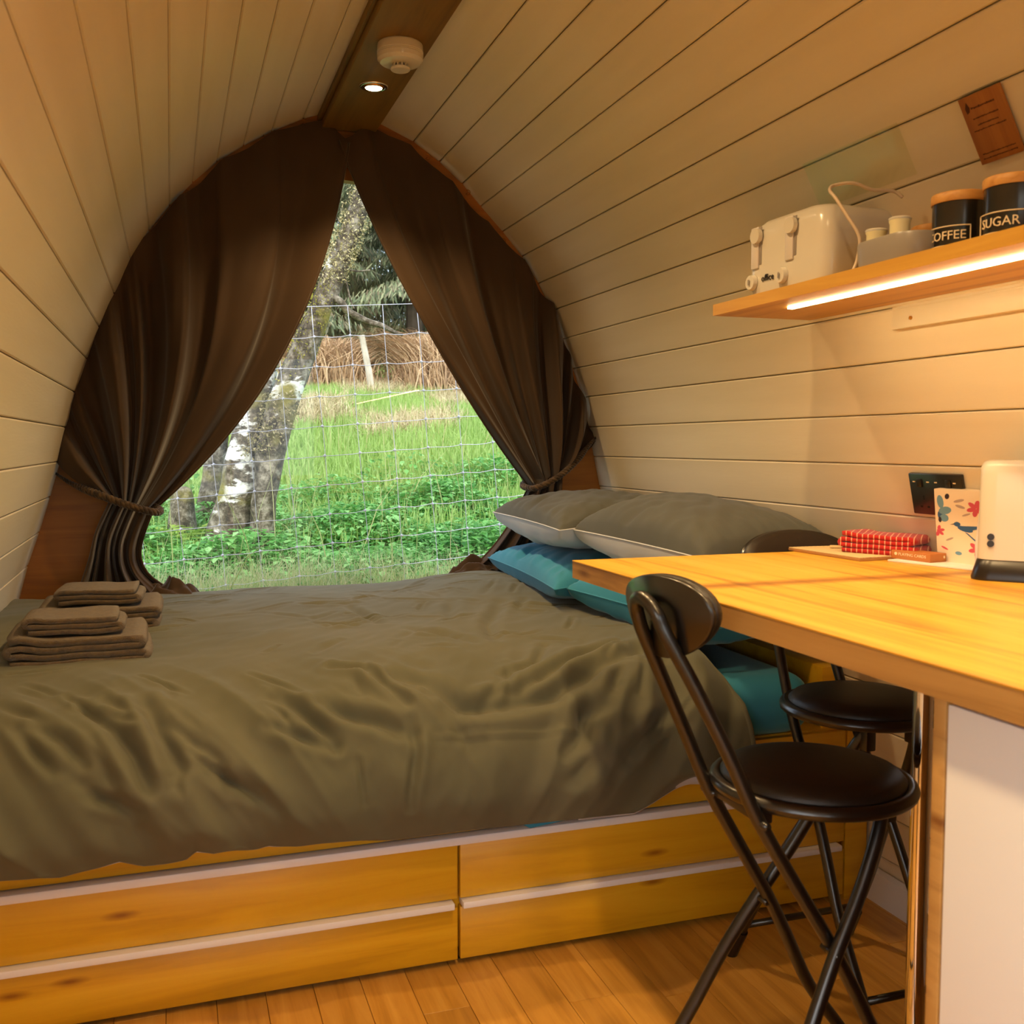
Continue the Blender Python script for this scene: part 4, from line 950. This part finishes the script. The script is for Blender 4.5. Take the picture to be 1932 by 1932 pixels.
# bracken: dead brown clumps
BR=island_mat('dead_bracken',[hx('#9a7a58'),hx('#c4a27a'),hx('#dcc09a'),hx('#7c5c40')],.8,.1)
def bracken(label,cx,cy,rx,hh,n):
    a=RNG.uniform(0,2*PI,n); x=cx+rx*RNG.normal(0,.42,n); y=cy+.4*RNG.normal(0,.5,n); h=hh*RNG.uniform(.22,.88,n)*np.exp(-((x-cx)/(rx*1.1))**2*.6)
    w=.0065; sgn=RNG.choice([-1,1],n); out=RNG.uniform(.05,1.1,n)**1.3*sgn; T=[0,.45,.75,.92,1.0]; 
    pts=[]
    for t in T:
        px=x+out*h*(t**2.2)*1.2; pz=gz(x,y)+h*np.sin(t*1.75)*.98-.0; pts.append((px,pz))
    V=[]
    for i,(px,pz) in enumerate(pts):
        ww=w*(1-.7*i/4); V+= [np.stack([px+np.cos(a)*ww,y+np.sin(a)*ww+.15*T[i]*np.sin(a),pz],-1),np.stack([px-np.cos(a)*ww,y-np.sin(a)*ww+.15*T[i]*np.sin(a),pz],-1)]
    V=np.stack(V,1).reshape(-1,3); k=np.arange(n)[:,None]*10; F=np.concatenate([k+np.array([2*i,2*i+1,2*i+3,2*i+2]) for i in range(4)],0)
    c=np.array([cx,cy,float(gz(cx,cy))]); o=npmesh('bracken_clump',V-c,F,BR); o.location=c; o['kind']='stuff'; tag(o,label,'bracken')
bracken('brown dead bracken clump just right of the leaning birch',1.95,13.2,.62,.85,5200)
bracken('brown dead bracken clump right of the pale post, arching over',3.25,13.0,.50,.95,4600)
bracken('brown dead bracken clump by the right curtain edge',4.5,13.6,.8,.45,3200)
bracken('brown dead bracken behind the birch, at the left curtain',.9,13.4,.6,.6,3000)
bracken('low straw heap in front of the bracken on the right',3.9,12.2,.55,.42,2600)
# far posts
def post(label,x0,z0,x1,z1,y,w):
    bm=bmesh.new(); tube(bm,[(x0,y,z0),((x0+x1)/2+.01,y,(z0+z1)/2),(x1,y,z1)],[w,w*.95,w*.85],8)
    o=bmo('fence_post',bm,noise_mat('weathered_post',hx('#c9c3b4'),hx('#9a907c'),6,.9,.3),None); tag(o,label,'post')
post('pale weathered post leaning between the two bracken clumps',2.37,1.69,2.23,2.53,12.3,.042)
post('pale weathered post by the left curtain, behind the birch',1.17,1.55,1.11,2.05,11.6,.045)
# birch trees
def barkmat(nm='birch_bark',wt=.60):
    m=mat(nm,hx('#8a8478'),.9); n,l,b=nodes(m); mp=texcoord(m,(1,1,1))
    t=n.new('ShaderNodeTexNoise'); t.inputs['Scale'].default_value=16; t.inputs['Detail'].default_value=8; t.inputs['Roughness'].default_value=.75; l.new(mp.outputs[0],t.inputs[0])
    base=ramp(m,t.outputs[0],[(.38,hx('#241f17')),(.5,hx('#574e3f')),(.64,hx('#9a9282'))])
    mp2=n.new('ShaderNodeMapping'); mp2.inputs['Scale'].default_value=(1.0,1.0,1.9); l.new(mp.outputs[0],mp2.inputs[0])
    t2=n.new('ShaderNodeTexNoise'); t2.inputs['Scale'].default_value=3.4; t2.inputs['Detail'].default_value=5; t2.inputs['Roughness'].default_value=.6; l.new(mp2.outputs[0],t2.inputs[0])
    k=ramp(m,t2.outputs[0],[(wt,(0,0,0,1)),(wt+.03,(1,1,1,1))])
    mx=n.new('ShaderNodeMixRGB'); l.new(k.outputs[0],mx.inputs[0]); l.new(base.outputs[0],mx.inputs[1]); mx.inputs[2].default_value=hx('#e2e2dc')
    t3=n.new('ShaderNodeTexNoise'); t3.inputs['Scale'].default_value=2.6; t3.inputs['Detail'].default_value=6; mp3=n.new('ShaderNodeMapping'); mp3.inputs['Location'].default_value=(4,2,1); l.new(mp.outputs[0],mp3.inputs[0]); l.new(mp3.outputs[0],t3.inputs[0])
    k3=ramp(m,t3.outputs[0],[(.55,(0,0,0,1)),(.62,(1,1,1,1))]); mx2=n.new('ShaderNodeMixRGB'); l.new(k3.outputs[0],mx2.inputs[0]); l.new(mx.outputs[0],mx2.inputs[1]); mx2.inputs[2].default_value=hx('#7c7434')
    l.new(mx2.outputs[0],b.inputs['Base Color'])
    bp=n.new('ShaderNodeBump'); bp.inputs['Strength'].default_value=.7; bp.inputs['Distance'].default_value=.02; t4=n.new('ShaderNodeTexNoise'); t4.inputs['Scale'].default_value=28; t4.inputs['Detail'].default_value=5; l.new(mp.outputs[0],t4.inputs[0]); l.new(t4.outputs[0],bp.inputs['Height']); l.new(bp.outputs[0],b.inputs['Normal'])
    return m
BARK=barkmat(); BARKW=barkmat('white_birch_bark',.53)
def trunk(name,pts,y,parent,off,n=20,ypts=None,bk=None):
    bm=bmesh.new(); q=catmull([(p[0],y if ypts is None else ypts[i],p[1],p[2]) for i,p in enumerate(pts)],8)
    tube(bm,[a[:3] for a in q],[float(a[3])*.86 for a in q],n)
    for v in bm.verts: v.co+=Vector([.012*noise.noise(v.co*6+Vector((k*9,0,0))) for k in range(3)])
    return bmo(name,bm,bk or BARK,parent,smooth=True,off=off)
TA=[(.264,.50,.175),(.274,.64,.146),(.326,.884,.121),(.371,1.140,.105),(.416,1.339,.094),(.490,1.624,.082),(.580,1.995,.072),(.670,2.450,.060),(.791,3.020,.045)]
TB=[(.432,.50,.10),(.450,.746,.078),(.470,.915,.078),(.501,1.141,.084),(.566,1.394,.090),(.641,1.593,.086),(.719,1.791,.077),(.792,1.963,.071),(.880,2.192,.067),(.962,2.394,.060),(1.033,2.652,.050),(1.117,2.968,.038)]
b1_=root('birch_tree','two-stemmed birch with white patches leaning right behind the fence','tree',(.33,5.6,.6)); o_=(.33,5.6,.6)
trunk('trunk',TA,5.62,b1_,o_,bk=BARKW); trunk('trunk',TB,5.5,b1_,o_)
for pts in ([(.80,1.99,.028),(.87,1.975,.025),(.925,1.912,.022),(1.011,1.867,.019),(1.097,1.848,.015),(1.170,1.819,.012),(1.223,1.804,.008)],[(.79,2.09,.016),(.69,2.17,.012),(.541,2.219,.008)],[(.86,2.04,.007),(.89,2.12,.006),(.93,1.98,.005),(.95,1.93,.004)],[(.88,2.14,.008),(.97,2.13,.006),(1.04,2.14,.004)],[(.80,2.35,.006),(.72,2.42,.005),(.66,2.50,.003)],[(.84,2.45,.006),(.73,2.52,.004),(.70,2.62,.003)]):
    trunk('branch',pts,5.47,b1_,o_,8)
# lichen tufts on the upper stem
def tufts(name,path,y,n,spread,size,cols,parent,off):
    P=np.array(path); L=np.linspace(0,1,len(P)); t=RNG.uniform(0,1,n)
    c=np.stack([np.interp(t,L,P[:,0]),np.full(n,y),np.interp(t,L,P[:,1])],-1); r=np.interp(t,L,P[:,2])
    a=RNG.uniform(PI*.9,2.1*PI,n); rr=r*RNG.uniform(.8,1.0+spread,n)
    c=c+np.stack([np.cos(a)*rr,np.sin(a)*rr,RNG.normal(0,.01,n)],-1)
    d=RNG.normal(0,1,(n,3)); d/=np.linalg.norm(d,axis=1)[:,None]; e=np.cross(d,RNG.normal(0,1,(n,3))); e/=np.linalg.norm(e,axis=1)[:,None]
    s=RNG.uniform(.5,1,n)[:,None]*size
    V=np.stack([c,c+d*s+e*s*.3,c+d*s*1.2-e*s*.3],1).reshape(-1,3)-np.array(off); F=np.arange(n*3).reshape(-1,3)
    o=npmesh(name,V,F,island_mat(name+'_mat',cols,.8,.1),parent); o['kind']='stuff'; return o
tufts('lichen',[(.83,2.07,.07),(.86,2.16,.07),(.90,2.25,.07),(.962,2.394,.065),(1.02,2.62,.055)],5.5,1500,.38,.018,[hx('#b5a878'),hx('#cdc196'),hx('#8f8656'),hx('#a09a6a')],b1_,o_)
tufts('moss',[(.60,1.52,.085),(.70,1.78,.078),(.77,1.95,.072),(.80,2.05,.068)],5.5,700,.12,.014,[hx('#8d8a2c'),hx('#a39d3a')],b1_,o_)
tufts('moss',[(.45,1.15,.08),(.52,1.3,.085),(.58,1.48,.085)],5.5,900,.25,.02,[hx('#8a7c58'),hx('#a09570'),hx('#6f6a3c')],b1_,o_)
b2_=root('birch_tree','slim grey birch stem left of the two-stemmed birch','tree',(.2,6.4,.7)); trunk('trunk',[(.190,.60,.105),(.195,.70,.095),(.215,.810,.087),(.251,1.068,.080),(.304,1.390,.065),(.374,1.840,.051),(.46,2.5,.04)],6.4,b2_,(.2,6.4,.7))
s_=root('mossy_stump','low mossy stump at the left curtain edge','stump',(.055,6.0,.6)); trunk('trunk',[(.055,.58,.10),(.057,.80,.085),(.051,.93,.070),(.05,.96,.03)],6.0,s_,(.055,6,.6))
def fern(label,x,y,z,n,L):
    r=root('fern',label,'fern',(x,y,z)); bm=bmesh.new()
    for k in range(n):
        a=2*PI*k/n+.3; prev=None
        for s in range(12):
            t=s/11; c=Vector((math.cos(a)*L*t*.7,math.sin(a)*L*t*.7,L*(.9*t-.55*t*t)))
            w=L*.16*math.sin(PI*min(1,t*.9+.08)); sd=Vector((-math.sin(a),math.cos(a),0))
            for g in (-1,1):
                q=[c,c+sd*g*w+Vector((0,0,-.01)),c+sd*g*w*.9+Vector((math.cos(a),math.sin(a),0))*.014,c+Vector((math.cos(a),math.sin(a),.2))*.012]
                bm.faces.new([bm.verts.new(p) for p in q])
    o=bmo('fronds',bm,island_mat('fern_mat',[hx('#7fa03a'),hx('#98b04c')],.6,.3),r)
fern('yellow-green fern in front of the mossy stump',.14,5.75,.60,7,.42)
# conifers behind
CON=island_mat('conifer_needles',[hx('#4a5a42'),hx('#697656'),hx('#8f9a72'),hx('#a5aa82'),hx('#857660'),hx('#5a6a4e')],.7,.3)
CBARK=noise_mat('conifer_bark',hx('#4c4034'),hx('#63564a'),6,.95,.4)
def conifer_mesh(h,rad,seed,n=34000):
    rg=np.random.default_rng(seed)
    t=rg.beta(1.0,1.25,n)*.97+.02; z=t*h; R0=rad*(1-t)**.8+.15
    nb=130; bi=rg.integers(0,nb,n); ba=rg.uniform(0,2*PI,nb); bz=np.sort(rg.uniform(.03,.98,nb))*h
    z=bz[bi]; R0=rad*(1-z/h)**.75+.12; a=ba[bi]+rg.normal(0,.17,n); rr=R0*rg.uniform(.08,1,n)**.7
    zz=z-.22*rr-.10*rr**2+rg.normal(0,.03,n); hang=rg.uniform(.06,.24,n)
    c=np.stack([np.cos(a)*rr,np.sin(a)*rr,zz],-1)
    d=np.stack([np.cos(a)*.35+rg.normal(0,.3,n),np.sin(a)*.35+rg.normal(0,.3,n),-np.ones(n)*.8],-1); d/=np.linalg.norm(d,axis=1)[:,None]
    e=np.stack([-np.sin(a),np.cos(a),rg.normal(0,.3,n)],-1); w=rg.uniform(.008,.020,n)[:,None]; H=hang[:,None]
    V=np.stack([c+e*w*.5,c-e*w*.5,c-e*w+d*H*.55,c+d*H,c+e*w+d*H*.55],1).reshape(-1,3); k=np.arange(n)[:,None]*5
    F=np.concatenate([k+np.array([0,1,2]),k+np.array([0,2,4]),k+np.array([2,3,4])],0)
    return V,F
protos=[]
spots=[(2.0,17.0,0,'dark conifer straight behind the leaning birch',1),(3.9,16.6,1,'conifer with drooping boughs right of the birch branch',1.05),(5.6,17.5,2,'dark conifer behind the right curtain edge',1),(.3,17.5,1,'dark conifer behind the left curtain',1),
       (3.0,20,2,'second row conifer between the two front ones',1.15),(4.9,20.5,0,'second row conifer to the right',1.1),(1.2,20.5,2,'second row conifer to the left of the birch',1.2),(7.2,18,0,'conifer hidden at the far right of the window',1),(-1.5,18,2,'conifer hidden at the far left of the window',1),
       (2.4,24,1,'third row conifer in the gap above the birch',1.3),(4.2,25,2,'third row conifer on the right in deep shade',1.3),(6.3,24,1,'third row conifer behind the right one',1.3),(.2,24.5,0,'third row conifer on the left in deep shade',1.3)]
meshes=[]
for k in range(3):
    V,F=conifer_mesh(9.5,1.55,40+k); o=npmesh('foliage',V,F,CON); o['kind']='stuff'; meshes.append(o.data); bpy.data.objects.remove(o)
bm=bmesh.new(); tube(bm,[(0,0,-.3),(0,0,4),(0.03,0,9.2)],[.15,.10,.02],10); tr=bmo('trunk',bm,CBARK); TRK=tr.data; bpy.data.objects.remove(tr)
for i,(x,y,k,lb,sc) in enumerate(spots):
    r=root('conifer',lb,'tree',(x,y,float(gz(x,y))-.2),i*1.7,'conifers behind the meadow'); r.scale=(sc,sc,sc*1.0)
    a=bpy.data.objects.new('trunk',TRK); COL.objects.link(a); a.parent=r
    b=bpy.data.objects.new('foliage',meshes[k]); COL.objects.link(b); b.parent=r; b['kind']='stuff'
for o in [o for o in COL.objects if o.name.startswith('conifer') and o.type=='EMPTY']: del o['group']
# hanging birch leaves near the top of the gap
bl=root('birch_leaves','sprig of bright green leaves at the top of the window gap','leaves',(.75,5.2,2.62)); bm=bmesh.new()
for k in range(26):
    c=Vector((random.uniform(-.10,.16),random.uniform(-.15,.15),random.uniform(-.05,.22))); a=random.uniform(0,6.3); s=random.uniform(.022,.036)
    q=Matrix.Rotation(a,3,'Y')@Matrix.Rotation(random.uniform(-.6,.6),3,'Z'); bm.faces.new([bm.verts.new(c+q@Vector(p)*s) for p in ((0,0,0),(.45,0,.4),(.3,0,.9),(0,0,1.25),(-.3,0,.9),(-.45,0,.4))])
tube(bm,[(-.12,0,.3),(0,.02,.1),(.14,0,.0)],.002,5)
bmo('leaf_sprig',bm,island_mat('young_leaf',[hx('#7fae4a'),hx('#a2c95a')],.5,.4),bl)
# wire fence
wm=mat('galvanised_wire',hx('#cfd0de'),.4,metal=.2)
fr=root('wire_fence','galvanised square-mesh wire fence just outside the window','fence',(.72,4.3,1.786)); FO=Vector((0,0,0))
ud=Vector((.99157,.105115*.35,.075805)).normalized(); 
dn=Vector((0.075,-.0,-1)); dn=(dn-ud*dn.dot(ud)).normalized()
rows=[0]; 
for k in range(13): rows.append(rows[-1]+.1245*(1 if k<9 else .95))
cols=list(range(-9,14)); P0=Vector((0,0,0))
kn=bmesh.new()
for j,h in enumerate(rows):
    pts=[]
    for i in range(cols[0]*4,cols[-1]*4+1):
        s=i*.1515/4; p=ud*s+dn*h; 
        if j: p=p+Vector((0,0,-.0045*math.sin((i%4)*PI/4)+.0015*math.sin(i*1.7+j)))
        pts.append(p)
    tubeo('line_wire',pts,.0015 if j else .0018,wm,fr,5)
for i in cols:
    pts=[ud*(i*.1515)+dn*h+Vector((.0025*math.sin(i*3+j),0,0)) for j,h in enumerate(rows)]
    tubeo('stay_wire',pts,.0014,wm,fr,5)
    for j,h in enumerate(rows[1:]):
        c=ud*(i*.1515)+dn*h; bmesh.ops.create_icosphere(kn,subdivisions=1,radius=.0068,matrix=Matrix.Translation(c))
k_=bmo('knots',kn,wm,fr); k_['kind']='stuff'
print('objects',len(bpy.data.objects))

# nest small pieces under the part they belong to
def nest(child,parent):
    for o in [o for o in COL.objects if o.name.split('.')[0]==child and o.parent]:
        c=[q for q in o.parent.children if q.name.split('.')[0]==parent and q is not o]
        if not c: continue
        f=lambda a: sum((Vector(v) for v in a.bound_box),Vector())/8
        p=min(c,key=lambda q:(f(q)-f(o)).length) if child!='drawer_handle' else min([q for q in c if f(q).z<f(o).z],key=lambda q:(f(q)-f(o)).length)
        o.parent=p
for a,b in (('drawer_handle','drawer_front'),('dial_pointer','dial'),('lever','lever_track'),('sensor_vanes','sensor_cap'),('sensor_core','sensor_cap'),('gimbal_ring','bezel'),('pale_hem','duvet_reverse'),
            ('backrest_cushion','backrest_plate'),('lettering','carton'),('emblem','carton'),('screw','wall_batten'),('pot_lid','pot_body'),('rib','mat_base'),('pin_holes','face_plate'),('switch','face_plate'),('indicator','face_plate')): nest(a,b)
for o in [o for o in COL.objects if o.name.split('.')[0]=='rubber_foot']:
    r=o.parent; zx=sum(v[0] for v in o.bound_box)/8; zy=sum(v[1] for v in o.bound_box)/8
    if zx>0: o.parent=[q for q in r.children if q.name.startswith('back_frame')][0]
    else: o.parent=min([q for q in r.children if q.name.split('.')[0]=='leg'],key=lambda q:abs(sum(v[1] for v in q.bound_box)/8-zy))
